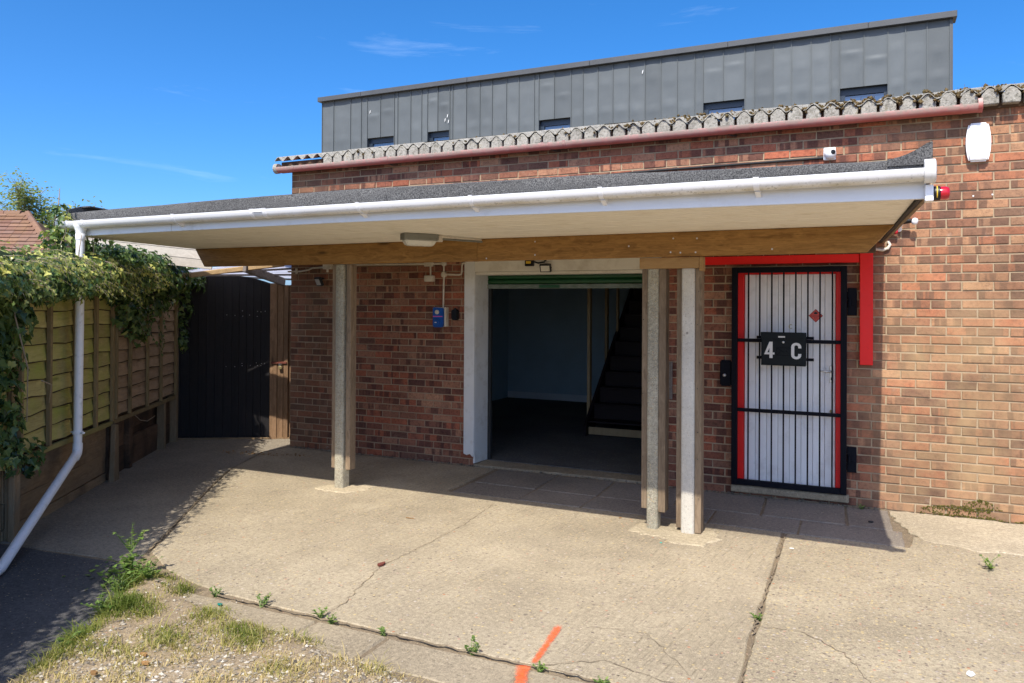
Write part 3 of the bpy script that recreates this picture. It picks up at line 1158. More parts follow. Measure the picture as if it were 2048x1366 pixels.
fattr(o.data, 'br', rr)
# side and back walls, inner floor and ceiling
box('side_wall', 'house_wall', bld, X0, X0+.22, WT, 6.2, -.1, 3.42)
box('side_wall', 'house_wall', bld, 9.0, 9.2, WT, 6.2, -.1, 3.42)
box('back_wall', 'inner_wall', bld, X0+.22, 9.0, 5.65, 6.2, -.1, 4.6)
box('inner_lining', 'inner_wall', bld, X0+.221, X0+.26, WT+.02, 5.649, .0, 2.7)
box('partition', 'inner_wall', bld, 4.3, 4.4, WT+.002, 5.649, .0, 2.7)
box('floor', 'floor_concrete', bld, X0+.22, 9.0, .29, 5.65, -.1, .022)
box('ceiling', 'inner_ceiling', bld, X0+.22, 9.0, WT+.001, 5.65, 2.65, 2.7)
box('skirting_board', 'skirting', bld, X0+.27, 2.2, 5.62, 5.648, .022, .14)
box('front_lining', 'inner_wall', bld, X0+.26, 2.10, WT+.002, WT+.02, .02, 2.65)
# stairs inside
stp = part('staircase', bld, (3.2, 2.5, 0))
for k in range(11):
    y0, z0 = 2.30+.23*k, .02+.2*k
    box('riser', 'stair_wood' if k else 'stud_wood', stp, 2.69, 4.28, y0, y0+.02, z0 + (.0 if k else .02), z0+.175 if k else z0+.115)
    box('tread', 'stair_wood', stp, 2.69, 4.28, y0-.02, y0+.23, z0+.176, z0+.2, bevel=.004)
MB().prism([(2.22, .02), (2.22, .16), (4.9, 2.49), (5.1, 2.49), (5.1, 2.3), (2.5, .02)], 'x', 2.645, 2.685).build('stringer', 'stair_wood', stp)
box('stud_post', 'stud_wood', bld, 2.60, 2.64, 2.48, 2.56, .02, 2.65)
box('stud_post', 'stud_wood', bld, 2.36, 2.40, 3.96, 4.04, .02, 2.65)
box('stud_post', 'stud_wood', bld, 2.655, 2.685, 3.6, 3.66, .9, 2.65)
# painted frame round the garage opening
fr = part('doorway_frame', bld, (3.1, 0, 0))
MB().prism([(2.08, .13), (2.12, .115), (2.16, .13), (2.19, .10), (2.205, .12), (2.205, 2.225), (2.08, 2.225)], 'y', -.028, -.003).build('front_board', 'white_paint', fr, bevel=.003)
MB().prism([(-.002, .03), (.30, .02), (.30, 2.06), (-.002, 2.06)], 'x', 2.185, 2.206).build('jamb_board', 'white_paint', fr, bevel=.002)
box('jamb_board', 'white_paint', fr, 4.10, 4.13, -.002, .30, .02, 2.06)
box('front_board', 'white_paint', fr, 4.10, 4.235, -.028, -.003, .05, 2.225, bevel=.003)
box('lintel_board', 'cream_paint', fr, 2.207, 4.099, -.025, -.002, 2.09, 2.30, bevel=.003)
box('lintel_trim', 'cream_paint', fr, 2.207, 4.099, -.015, .20, 2.058, 2.088, bevel=.003)
# roller shutter, nearly fully raised
sh = part('roller_shutter', bld, (3.1, .3, 2))
for k in range(4):
    z0 = 1.965+k*.058
    MB().prism([(.30, z0), (.288, z0+.012), (.286, z0+.03), (.288, z0+.046), (.30, z0+.057), (.306, z0+.057), (.306, z0)], 'x', 2.19, 4.12).build('shutter_slat', 'green_shutter', sh, smooth=50)
box('bottom_rail', 'shutter_rail', sh, 2.19, 4.12, .275, .31, 1.915, 1.963, bevel=.004)
box('name_plate', 'green_shutter', sh, 2.83, 3.07, .269, .274, 1.922, 1.956, bevel=.003)
box('guide_rail', 'rubber', sh, 2.207, 2.24, .301, .34, .02, 1.96)
# red timbers about the door
box('red_batten', 'red_paint', bld, 4.60, 5.978, -.05, -.002, 2.122, 2.196, bevel=.003)
box('red_batten', 'red_paint', bld, 5.981, 6.085, -.065, -.003, 1.236, 2.30, bevel=.004)
# white door in red frame
dr = part('door', bld, (5.4, 0, 0))
box('frame_post', 'red_paint', dr, 4.947, 5.006, .0, .09, .10, 2.063, bevel=.004)
box('frame_post', 'red_paint', dr, 5.788, 5.843, .0, .09, .10, 2.063, bevel=.004)
box('frame_head', 'red_paint', dr, 5.007, 5.787, .0, .09, 2.03, 2.063, bevel=.003)
x = 5.008
k = 0
while x < 5.78:
    b = min(x+.0985, 5.786)
    box('door_plank', 'door_white', dr, x+.0012, b-.0012, .035+.0007*(k % 2), .07, .11, 2.028, bevel=.0025)
    x = b
    k += 1
hd = part('door_handle', dr, (5.76, .03, 1.15))
ha = MB().box(5.735, 5.768, .028, .034, 1.06, 1.215).build('handle_plate', 'steel', dr, bevel=.003)
MB().tube([(5.752, .03, 1.163), (5.752, .0, 1.163), (5.742, -.008, 1.163), (5.655, -.008, 1.168)], .0085, 8).build('lever_handle', 'steel', dr, smooth=50)
box('keyhole', 'black_plastic', dr, 5.747, 5.755, .0265, .029, 1.085, 1.11)
MB().lathe([(.014, 0), (.014, .012), (.009, .015)], (5.752, .034, .81), (0, -1, 0), 12).build('night_latch', 'brass', dr, smooth=40)
bpy.data.objects.remove(hd)
box('door_step', 'kerb_concrete', bld, 4.90, 5.90, -.06, .09, .03, .098, bevel=.008, jit=.003)
# roof: corrugated cement sheets, eaves fillers, moss
rf = part('roof', bld, (3, 1, 3.45))
PITCH_R = .245


def corr(x):
    return .025*math.cos(2*math.pi*(x+.02)/.148)


xs0 = -.52
k = 0
while xs0 < 9.3:
    xe = xs0+1.036+.06
    mbs = MB()
    n = 66
    ys = [-.11+U(-.012, .012), .2, .6, 1.2, 3.4, 6.3]
    vs, fs = [], []
    lift = .007*(k % 2)
    for j, y in enumerate(ys):
        for i in range(n+1):
            x = xs0+(xe-xs0)*i/n
            vs.append((x, y+(U(-.006, .006) if j == 0 else 0), 3.495+lift+PITCH_R*(y+.1)+corr(x)))
    for j in range(len(ys)-1):
        for i in range(n):
            a = j*(n+1)+i
            fs.append((a, a+1, a+n+2, a+n+1))
    o = len(vs)
    mbs.add(vs+[(p[0], p[1], p[2]-.0075) for p in vs], fs+[tuple(i+o for i in f)[::-1] for f in fs]+[(i, i+1, o+i+1, o+i) for i in range(n)])
    mbs.build('roof_sheet', 'cement_sheet', rf, smooth=60)
    xs0 += 1.036
    k += 1
kx = -3
while True:
    xc = -.02+kx*.148
    kx += 1
    if xc > 8.6:
        break
    if xc < .25:
        continue
    top = 3.513
    mbf = MB()
    hw = .062
    prof = [(xc-hw, 3.38), (xc-hw, top-.060), (xc-hw*.62, top-.026), (xc-hw*.22, top-.004), (xc+hw*.22, top-.004), (xc+hw*.62, top-.026), (xc+hw, top-.060), (xc+hw, 3.38)]
    prof = [(a+U(-.003, .003), b+U(-.004, .002)) for a, b in prof]
    mbf.prism(prof, 'y', -.104+U(-.008, .008), .05).build('eaves_filler', 'cement_sheet', rf, bevel=.006)


def clumps(name, n, mat, f, parent, s0, s1):
    mb = MB()
    ico = [(0, 0, 1), (.9, 0, .3), (.28, .85, .3), (-.72, .53, .3), (-.72, -.53, .3), (.28, -.85, .3), (.6, .3, -.4), (-.5, .5, -.4), (0, -.7, -.4)]
    fc = [(0, i, i % 5+1) for i in range(1, 6)] + [(1, 6, 2), (2, 7, 3), (3, 7, 4), (4, 8, 5), (5, 8, 1), (1, 8, 6), (2, 6, 7), (4, 7, 8)]
    for _ in range(n):
        p = f()
        s = U(s0, s1)
        mb.add([(p[0]+x*s*U(.6, 1.3), p[1]+y*s*U(.6, 1.3), p[2]+z*s*U(.6, 1.3)) for x, y, z in ico], fc)
    return mb.build(name, mat, parent, recalc=False, kind='stuff')


def mossp():
    while True:
        x = U(.3, 8.4)
        if R() > max(.04, min(1, (x-2.6)/3.3)):
            continue
        # mostly in the valleys between the crowns
        ph = ((x+.02)/.148) % 1
        if abs(ph-.5) > (.24 if R() < .8 else .5):
            continue
        y = U(-.12, .4)**1
        return (x, y, 3.49+PITCH_R*(y+.1)+corr(x)+U(-.03, .022))


clumps('moss', 2600, 'moss', mossp, rf, .006, .024)
# little spikes of moss seed heads
mb = MB()
for _ in range(260):
    p = mossp()
    mb.tube([(p[0], p[1], p[2]), (p[0]+U(-.008, .008), p[1], p[2]+U(.02, .055))], .0013, 3)
mb.build('moss_spikes', 'moss', rf, recalc=False, kind='stuff')
box('eaves_board', 'plank_dark', bld, -.46, 6.89, -.045, -.02, 3.33, 3.462)  # closure added to stop light leaks, dark to deepen the filler gaps
box('light_stop_plate', 'plank_dark', bld, -.33, 9.1, -.002, .2, 3.436, 3.47)  # added under the sheets to keep light from leaking over the wall
# gutter under the eaves
def gutter(x0, x1, yc, zt, r, mat, parent, name='gutter', th=.004):
    n = 14
    oa = [(yc-r*math.cos(math.pi*i/n), zt-r*math.sin(math.pi*i/n)) for i in range(n+1)]
    ia = [(yc-(r-th)*math.cos(math.pi*i/n), zt-(r-th)*math.sin(math.pi*i/n)) for i in range(n+1)]
    mb = MB()
    lip = [(yc-r-.004, zt), (yc-r-.004, zt+.008), (yc-r+th, zt+.008)]
    pr = lip[:1]+oa[1:]+ia[::-1][:-1]+[(yc-r+th, zt+.008), (yc-r-.004, zt+.008)]
    return mb.prism(pr, 'x', x0, x1).build(name, mat, parent, smooth=40)


def gclip(x0, x1, yc, zt, r, mat, parent, name='gutter_bracket', back=True):
    n = 12
    oa = [(yc-(r+.006)*math.cos(math.pi*i/n), zt+.004-(r+.006)*math.sin(math.pi*i/n)) for i in range(n+1)]
    ia = [(yc-(r+.0005)*math.cos(math.pi*i/n), zt+.004-(r+.0005)*math.sin(math.pi*i/n)) for i in range(n+1)]
    pr = [(yc-r-.010, zt+.014)]+oa+ia[::-1]+[(yc-r+.002, zt+.014)]
    return MB().prism(pr, 'x', x0, x1).build(name, mat, parent, smooth=40)


gu = gutter(-.44, 6.85, -.108, 3.374, .056, 'pink_gutter', bld)
for a, b in ((-.20, -.17), (-.08, -.055), (1.07, 1.17), (1.41, 1.45), (3.03, 3.11), (3.26, 3.29), (4.79, 4.93), (5.07, 5.1), (6.72, 6.74)):
    gclip(a, b, -.108, 3.374, .056, 'pink_gutter', gu)
MB().lathe([(.058, 0), (.06, .03), (.045, .035)], (6.85, -.108, 3.374), (1, 0, 0), 16).build('gutter_end', 'pink_gutter', gu, smooth=40)
MB().lathe([(.06, 0), (.062, .05), (.05, .055)], (-.44, -.108, 3.374), (-1, 0, 0), 16).build('gutter_end', 'cement_sheet', gu, smooth=40)
for x in (1.12, 3.1, 4.85):
    MB().tube([(x, -.13, 3.33), (x+.06, -.08, 3.305), (x+.09, -.02, 3.315)], .006, 5).build('gutter_spike', 'rubber', gu)
box('eaves_board', 'plank_dark', bld, 6.9, 9.1, -.03, -.001, 3.36, 3.42)
for x, z in ((6.83, 2.655), (6.965, 2.66), (6.33, 2.53)):
    MB().lathe([(.008, 0), (.007, .006)], (x, -.001, z), (0, -1, 0), 8).build('wall_plug', 'sign_white', wall)
# mossy growth on the foot of the right wall
mb = None


def wmoss():
    while True:
        x, z = U(6.45, 7.5), U(.0, .2)
        q = mnoise.noise(Vector((x*5, z*9, 2)))
        lim = .06+.11*math.exp(-((x-6.85)/.18)**2)+.03*q
        if z < lim and q > -.25 and (R() < .35 or (z % .075) < .02 or (z % .075) > .06):
            return (x, -.003, z)


clumps('wall_moss', 900, 'wall_moss', wmoss, wall, .003, .009)

# ================================================================== CANOPY
cp = thing('canopy', 'flat felt roofed canopy with white gutter on three concrete posts', 'canopy', (3, -1.5, 0))
CX0, CX1 = -.19, 6.315


def cxr(y):
    return CX1-.165*(y+2.93)/2.93


# soffit boards
so_ = part('soffit', cp, (3, -1.5, 2.3))
y = -2.925
k = 0
while y < -.02:
    yb = min(y+.1, -.005)
    sl0 = -.26*(y+2.925)/2.92
    MB().prism([(CX0+sl0, y+.004), (cxr(y)-.02, y+.004), (cxr(yb)-.02, yb-.004), (CX0+sl0, yb-.004)], 'z', 2.299+.0006*(k % 3)+max(0, (-1.5-y)*.006), 2.3125+max(0, (-1.5-y)*.006)).build('soffit_board', 'soffit_board', so_, bevel=.003)
    y = yb
    k += 1
MB().prism([(CX0-.01, -2.93), (CX1, -2.93), (cxr(-.003), -.003), (CX0-.27, -.003)], 'z', 2.322, 2.415).build('roof_deck', 'plank_dark', cp)
# fascia in two lengths
MB().prism([(CX0-.02, 2.302), (1.018, 2.306), (1.018, 2.425), (CX0-.02, 2.425)], 'y', -2.952, -2.931).build('fascia', 'fascia_white', cp, bevel=.002)
MB().prism([(1.022, 2.306), (2.6, 2.308), (3.7, 2.304), (4.6, 2.296), (CX1+.005, 2.28), (CX1+.005, 2.425), (1.022, 2.425)], 'y', -2.952, -2.931).build('fascia', 'fascia_white', cp, bevel=.002)
MB().prism([(CX1+.001, -2.93), (CX1+.022, -2.93), (cxr(0)+.022, -.004), (cxr(0)+.001, -.004)], 'z', 2.285, 2.415).build('verge_board', 'post_wood', cp)
MB().prism([(CX1-.019, -2.93), (CX1, -2.93), (cxr(0), -.004), (cxr(0)-.019, -.004)], 'z', 2.288, 2.312).build('verge_strip', 'rubber', cp)
# felt covering: front drip edge in three lengths and the top sheet
FZ = [(-.3, 2.505), (-.07, 2.509), (.8, 2.52), (1.75, 2.53), (2.5, 2.537), (3.7, 2.527), (4.5, 2.522), (5.47, 2.497), (6.0, 2.488), (6.5, 2.486)]


def fz(x):
    for (a, p), (b, q) in zip(FZ[:-1], FZ[1:]):
        if x <= b:
            return p+(q-p)*(x-a)/(b-a)
    return FZ[-1][1]


def felt_front(a, b, zt):
    n = max(4, int((b-a)/.25))
    mb = MB()
    vs, fs = [], []
    for i in range(n+1):
        x = a+(b-a)*i/n
        d = .004*math.sin(x*3.1)+U(-.002, .002)
        zz = fz(x)+U(-.002, .002)
        for yy, z in ((-2.962, 2.418), (-2.966+d, 2.428), (-2.968+d, 2.455), (-2.964+d, zz-.008), (-2.952, zz), (-2.90, zz+.003), (-2.90, zz-.01), (-2.945, 2.418)):
            vs.append((x, yy, z))
        if i:
            q = 8*i
            fs += [(q-8+k, q-8+(k+1) % 8, q+(k+1) % 8, q+k) for k in range(8)]
    fs += [tuple(range(8)), tuple(range(8*n, 8*n+8))[::-1]]
    return mb.add(vs, fs).build('felt_edge', 'felt', cp, smooth=50)


felt_front(CX0-.0, 1.72, 2.487)
felt_front(1.722, 5.02, 2.489)
felt_front(5.022, CX1, 2.487)
MB().prism([(-2.93, 2.43), (-2.90, 2.452), (-.004, 2.56), (-.004, 2.44)], 'x', CX0-.005, 6.16).build('felt_sheet', 'felt', cp)
box('flashing', 'lead_flash', cp, -.36, 6.0, -.012, -.001, 2.55, 2.66)
# turned up felt corner on the right, and lower one on the left
vs = []
mb = MB()
for t in range(9):
    s = t/8
    x = CX1-.17+.205*s
    z = 2.488+.088*s**1.8
    if t == 8:
        z -= .012
    vs += [(x, -2.975, 2.452 if s < .9 else 2.475), (x, -2.978, z), (x, -2.86, z+.012*s), (x, -2.86, 2.46)]
fs = []
for t in range(8):
    q = t*4
    fs += [(q, q+4, q+5, q+1), (q+1, q+5, q+6, q+2), (q+2, q+6, q+7, q+3), (q+3, q+7, q+4, q)]
fs += [(0, 1, 2, 3), (32, 35, 34, 33)]
mb.add(vs, fs).build('felt_corner', 'felt', cp, smooth=50)
MB().prism([(-2.965, 2.43), (-2.97, 2.535), (-2.85, 2.575), (-2.45, 2.555), (-2.45, 2.45)], 'x', CX0-.035, CX0-.006).build('felt_corner', 'felt', cp)
MB().prism([(-2.85, 2.565), (-2.45, 2.545), (-2.45, 2.555), (-2.85, 2.575)], 'x', CX0-.006, CX0+.10).build('felt_flap', 'felt', cp)
# gutter
GR, GY, GZ = .052, -3.006, 2.412
gt = gutter(-.235, 6.34, GY, GZ, GR, 'gutter_white', cp)
for a, b, nm in ((-.235, -.215, 'gutter_end'), (-.16, -.14, 'gutter_bracket'), (-.10, -.075, 'gutter_bracket'), (.09, .115, 'gutter_bracket'), (1.14, 1.165, 'gutter_bracket'), (1.94, 1.97, 'gutter_union'), (2.06, 2.09, 'gutter_union'),
                 (2.89, 2.915, 'gutter_bracket'), (3.76, 3.785, 'gutter_bracket'), (4.62, 4.645, 'gutter_bracket'), (5.495, 5.525, 'gutter_bracket')):
    gclip(a, b, GY, GZ, GR, 'white_upvc', gt, nm)
box('gutter_union', 'white_upvc', gt, 1.97, 2.06, GY-GR-.006, GY-GR-.004, GZ-.01, GZ+.012)
for x in (1.15, 2.9, 3.77, 4.63, 5.51):
    ou_ = [(GY-.012, GZ-GR-.006), (GY+.012, GZ-GR-.012), (-2.972, GZ-GR-.02), (-2.953, GZ-GR-.03), (-2.953, GZ-.02), (GY+GR*.8, GZ-GR*.6), (GY+GR*.4, GZ-GR*.93)]
    MB().prism(ou_, 'x', x-.012, x+.016).build('bracket_web', 'white_upvc', gt)
MB().lathe([(GR+.004, -.03), (GR+.008, -.03), (GR+.008, .018), (GR, .022)], (6.34, GY, GZ-.002), (1, 0, 0), 20).build('gutter_end', 'old_upvc', gt, smooth=40)
MB().lathe([(GR+.004, 0), (GR+.004, .008)], (-.235, GY, GZ-.002), (-1, 0, 0), 20).build('gutter_end', 'white_upvc', gt, smooth=40)
# downpipe with outlet, clip and offset
dp = part('downpipe', cp, (.01, -3.013, 1.2))
MB().lathe([(.034, -.16), (.036, -.1), (.038, -.075), (.05, -.045), (.056, -.03), (.056, -.0)], (.012, GY, GZ), (0, 0, 1), 18).build('outlet', 'pipe_white', dp, smooth=45)
PX = [(.012, GY, 2.27), (.010, GY, 1.4), (.002, GY, .60), (.002, GY, .53)]
MB().tube(PX, .034, 18).build('pipe', 'pipe_white', dp, smooth=50)
MB().lathe([(.037, 0), (.039, .004), (.039, .05), (.037, .052)], (.012, GY, 2.262), (0, 0, 1), 18).build('pipe_socket', 'pipe_white', dp, smooth=45)
MB().tube([(.002, GY, .545), (.002, GY, .50), (.012, GY-.012, .465), (.05, GY-.06, .438)], .0385, 18).build('pipe_bend', 'pipe_white', dp, smooth=50)
MB().tube([(.012, GY-.014, .462), (1.05, -4.272, .036), (1.28, -4.55, .036)], .034, 18).build('pipe', 'pipe_white', dp, smooth=50)
cl = MB().lathe([(.036, 0), (.043, 0), (.043, .022), (.036, .022)], (.002, GY, .625), (0, 0, 1), 18)
cl.box(-.075, .078, GY-.012, GY+.012, .629, .644)
cl.build('pipe_clip', 'pipe_white', dp, bevel=.002, smooth=40)
# beam in two lengths, left end raked
bm_ = part('beam', cp, (3, -1.48, 2.2))
MB().prism([(-.175, 2.113), (3.008, 2.108), (3.008, 2.2985), (-.305, 2.2985)], 'y', -1.50, -1.455).build('beam_board', 'beam_wood', bm_, bevel=.004)
MB().prism([(3.010, 2.108), (6.045, 2.113), (6.215, 2.2985), (3.010, 2.2985)], 'y', -1.505, -1.457).build('beam_board', 'beam_wood', bm_, bevel=.004)
box('beam_board', 'plank_dark', bm_, 5.72, 6.1, -1.454, -1.30, 2.118, 2.2985, bevel=.003)
for x, z in ((4.35, 2.2), (4.68, 2.145), (4.755, 2.14), (4.87, 2.14), (4.70, 2.25), (4.88, 2.245), (5.42, 2.15), (3.55, 2.15), (3.55, 2.26), (3.1, 2.13)):
    MB().lathe([(.007, 0), (.006, .002)], (x, -1.5055, z), (0, -1, 0), 10).build('screw', 'steel', bm_)
box('post_plate', 'plate_wood', cp, 4.435, 4.895, -1.50, -1.457, 2.022, 2.106, bevel=.003)
box('post_plate', 'plate_wood', cp, 4.897, 4.922, -1.50, -1.40, 2.0, 2.107, bevel=.003)


def post(x0, x1, zt, mat, tl, tr, y0=-1.475, y1=-1.37):
    p = part('post', cp, ((x0+x1)/2, -1.42, 0))
    c = .012
    MB().prism([(x0+c, y0), (x1-c, y0), (x1, y0+c), (x1, y1), (x0, y1), (x0, y0+c)], 'z', -.05, zt).build('concrete_post', mat, p, bevel=.002, smooth=30)
    for a, b, ya, yb, za, zb in tl+tr:
        box('timber_side', 'post_wood', p, a, b, ya, yb, za, zb, bevel=.003)
    return p


p1 = post(1.483, 1.583, 2.107, 'post_concrete', [(1.437, 1.482, -1.455, -1.35, .185, 2.107)], [(1.612, 1.662, -1.47, -1.38, .185, 2.107), (1.585, 1.611, -1.43, -1.38, .19, 2.107)])
p2 = post(4.490, 4.578, 2.021, 'post_concrete', [(4.446, 4.489, -1.46, -1.35, .155, 2.021)], [(4.580, 4.635, -1.465, -1.35, .14, 2.021)])
p3 = post(4.757, 4.858, 2.021, 'post_concrete_new', [(4.712, 4.756, -1.43, -1.34, .03, 2.021)], [(4.861, 4.909, -1.462, -1.36, .012, 2.021)])
for p, x in ((p1, 1.66), (p2, 4.468), (p3, 4.885)):
    for k in range(7):
        z = .3+k*.26+U(-.05, .05)
        MB().lathe([(.004, 0), (.003, .002)], (x+U(-.01, .01), -1.471, z), (0, -1, 0), 7).build('nail', 'rubber', p)
# bulkhead lamp and its conduit
t = thing('bulkhead_lamp', 'oblong grey bulkhead lamp fixed under the white soffit', 'lamp', (2.77, -2.05, 2.25))
ca, sa = math.cos(.88), math.sin(.88)


def lampbox(L, Wd, z0, z1, ins):
    mb = MB()
    vs = []
    for z, i in ((z0, ins), (z1, 0)):
        for a, b in ((-L, -Wd), (-L+.03, -Wd-.012), (L-.03, -Wd-.012), (L, -Wd), (L, Wd), (L-.03, Wd+.012), (-L+.03, Wd+.012), (-L, Wd)):
            a *= 1-i
            b *= 1-i
            vs.append((2.77+a*ca-b*sa, -2.05+a*sa+b*ca, z))
    return mb.add(vs, [tuple(range(8))[::-1], tuple(range(8, 16))]+[(i, (i+1) % 8, 8+(i+1) % 8, 8+i) for i in range(8)])


lampbox(.145, .055, 2.252, 2.302, 0).build('lamp_base', 'lamp_grey', t, bevel=.003)
lampbox(.138, .05, 2.205, 2.2515, .22).build('lamp_glass', 'lamp_glass', t, bevel=.008, seg=2, smooth=50)
MB().box(2.862, 2.905, -1.955, -1.905, 2.245, 2.298).build('terminal_box', 'conduit_white', t, bevel=.004)
MB().tube([(2.90, -1.91, 2.285), (2.98, -1.70, 2.287), (3.05, -1.51, 2.288)], .009, 8).build('conduit', 'conduit_white', t, smooth=50)
MB().tube([(2.90, -1.91, 2.268), (2.99, -1.69, 2.27), (3.06, -1.512, 2.272)], .008, 8).build('conduit', 'lamp_grey', t, smooth=50)


# ================================================================== THINGS ON THE WALL
def beacon(label, c, s, ax):
    t = thing('warning_beacon', label, 'beacon', c)
    c = Vector(c)
    a = Vector(ax).normalized()
    e = .034*s
    b0 = c-a*.07*s
    mb = MB()
    sd = a.cross(Vector((0, 0, 1))).normalized()
    vs = [b0+a*d+sd*i*e*1.15+Vector((0, 0, j*e*1.2)) for d in (0, .038*s) for i in (-1, 1) for j in (-1, 1)]
    mb.add(vs, [(0, 1, 3, 2), (4, 6, 7, 5), (0, 4, 5, 1), (2, 3, 7, 6), (0, 2, 6, 4), (1, 5, 7, 3)]).build('base', 'white_upvc', t, bevel=.003)
    MB().lathe([(e*1.06, .0385*s), (e*1.06, .066*s), (e*.95, .07*s)], b0, a, 18).build('black_ring', 'black_plastic', t, smooth=40)
    MB().lathe([(e*1.08, .052*s), (e*1.08, .057*s)], b0+Vector((0, 0, .001)), a, 18).build('yellow_band', 'yellow_label', t, smooth=40)
    MB().lathe([(e*.96, .0702*s), (e*.97, .095*s), (e*.8, .108*s), (e*.3, .112*s)], b0, a, 18).build('red_lens', 'red_lens', t, smooth=60)
    return t


beacon('red and black warning beacon under the right end of the gutter', (6.385, -2.95, 2.305), 1.0, (1, .0, 0))
beacon('small red warning beacon on the wall under the canopy corner', (6.25, -.05, 2.375), .62, (1, -.2, 0))
t = thing('alarm_box', 'white bell box with bowed sides under the pink gutter', 'alarm box', (6.865, -.04, 3.08))
pts = []
for s, sg in ((1, 1), (-1, -1)):
    for k in range(9):
        q = k/8*2-1
        pts.append((6.862+s*(.089-.022*q*q), 3.088+sg*q*.158))
MB().prism(pts, 'y', -.06, -.006).build('case', 'white_upvc', t, bevel=.014, seg=3, smooth=50)
pts2 = [(6.862+(x-6.862)*.78, 3.088+(z-3.088)*.88) for x, z in pts]
MB().prism(pts2, 'y', -.064, -.0595).build('cover_plate', 'white_upvc', t, bevel=.003, smooth=40)
# dome camera with its trunking
t = thing('dome_camera', 'white dome camera on the lit brick strip above the canopy', 'camera', (5.735, -.03, 3.085))
box('base_plate', 'white_upvc', t, 5.685, 5.785, -.035, -.001, 3.03, 3.14, bevel=.006)
MB().lathe([(.05, .0), (.05, .02), (.042, .045), (.022, .062), (.004, .066)], (5.738, -.035, 3.082), (.25, -1, -.1), 20).build('dome', 'white_upvc', t, smooth=60)
MB().lathe([(.023, 0), (.021, .012), (.008, .016)], (5.762, -.082, 3.088), (.5, -1, .0), 14).build('lens', 'black_plastic', t, smooth=60)
o = MB().tube([(5.685, -.014, 3.055), (5.0, -.013, 3.052), (4.2, -.013, 3.048), (3.3, -.013, 3.03), (2.3, -.013, 2.985), (1.2, -.013, 2.96)], .011, 8).build('black_cable', 'rubber', smooth=60)
tag(o, 'black cable running along the brick strip from the dome camera', 'cable')
# bullet camera
t = thing('bullet_camera', 'white and black bullet camera beside the canopy corner', 'camera', (6.33, -.06, 2.43))
MB().lathe([(.022, 0), (.022, .018), (.012, .022)], (6.285, -.002, 2.40), (0, -1, 0), 12).build('mount', 'white_upvc', t, smooth=50)
MB().tube([(6.285, -.02, 2.40), (6.29, -.05, 2.42), (6.315, -.07, 2.455)], .014, 10).build('arm', 'white_upvc', t, smooth=50)
MB().tube([(6.315, -.07, 2.458), (6.375, -.085, 2.462)], [.023, .019], 12).build('body', 'black_plastic', t, smooth=50)
MB().lathe([(.01, -.02), (.025, -.016), (.03, .0), (.026, .018), (.012, .026)], (6.398, -.09, 2.455), (1, -.25, -.2), 14).build('head', 'white_upvc', t, smooth=60)
o = MB().tube([(6.20, -.012, 2.30), (6.215, -.02, 2.27), (6.20, -.025, 2.24), (6.16, -.02, 2.225), (6.09, -.015, 2.235)], .013, 8).build('grey_conduit', 'conduit_white', smooth=60)
tag(o, 'curved grey conduit stub below the small beacon', 'conduit')
# conduits and boxes left of the garage opening
t = thing('surface_conduit', 'cream surface conduit with junction boxes left of the garage opening', 'conduit', (1.7, -.02, 2.1))
Yc = -.014
MB().tube([(.33, Yc, 2.195), (1.2, Yc, 2.190), (1.75, Yc, 2.188), (1.82, Yc, 2.188)], .0105, 8).build('tube', 'conduit_white', t, smooth=60)
MB().tube([(1.815, Yc, 2.19), (1.818, Yc, 2.06), (1.812, Yc, 1.71)], .0105, 8).build('tube', 'conduit_white', t, smooth=60)
MB().tube([(1.82, Yc, 2.068), (2.0, Yc, 2.062), (2.035, Yc, 2.066), (2.042, Yc, 2.10), (2.042, Yc, 2.16), (2.06, Yc-.01, 2.185), (2.10, Yc-.02, 2.19)], .0105, 8).build('tube', 'conduit_white', t, smooth=60)
MB().tube([(1.645, Yc, 2.16), (1.648, Yc, 2.06)], .009, 8).build('tube', 'conduit_white', t, smooth=60)
box('junction_box', 'conduit_white', t, 1.575, 1.688, -.04, -.001, 2.158, 2.222, bevel=.004)
box('switch_box', 'conduit_white', t, 1.585, 1.70, -.055, -.001, 1.99, 2.058, bevel=.006)
MB().lathe([(.028, 0), (.028, .03), (.024, .034)], (1.82, 0, 2.185), (0, -1, 0), 14).build('junction_box', 'conduit_white', t, smooth=40)
MB().lathe([(.032, 0), (.032, .032), (.027, .036)], (1.82, 0, 2.066), (0, -1, 0), 14).build('junction_box', 'conduit_white', t, smooth=40)
t = thing('power_socket', 'blue industrial power socket with pink tape on the brick wall', 'socket', (1.79, -.05, 1.6))
box('back_box', 'conduit_white', t, 1.735, 1.875, -.075, -.001, 1.495, 1.708, bevel=.006)
MB().prism([(1.735, 1.50), (1.748, 1.49), (1.852, 1.49), (1.864, 1.50), (1.864, 1.70), (1.735, 1.708)], 'y', -.115, -.076).build('cover', 'blue_plastic', t, bevel=.008, seg=2, smooth=40)
MB().lathe([(.024, 0), (.024, .012), (.016, .02)], (1.795, -.115, 1.655), (0, -1, 0), 14).build('dial', 'conduit_white', t, smooth=40)
MB().box(1.741, 1.86, -.1175, -.1148, 1.603, 1.612).build('tape', 'pink_tape', t)
MB().lathe([(.036, 0), (.036, .018), (.03, .024), (.03, .026)], (1.795, -.115, 1.545), (0, -1, 0), 18).build('socket_lid', 'blue_plastic', t, smooth=40)
MB().box(1.78, 1.803, -.144, -.1405, 1.538, 1.548).build('lid_label', 'sign_white', t)
t = thing('key_safe', 'small black key safe between the blue socket and the white frame', 'key safe', (1.97, -.03, 1.63))
MB().prism([(1.932, 1.585), (1.948, 1.567), (1.992, 1.567), (2.008, 1.585), (2.008, 1.67), (1.99, 1.685), (1.95, 1.685), (1.932, 1.67)], 'y', -.055, -.001).build('body', 'black_plastic', t, bevel=.006, seg=2, smooth=40)
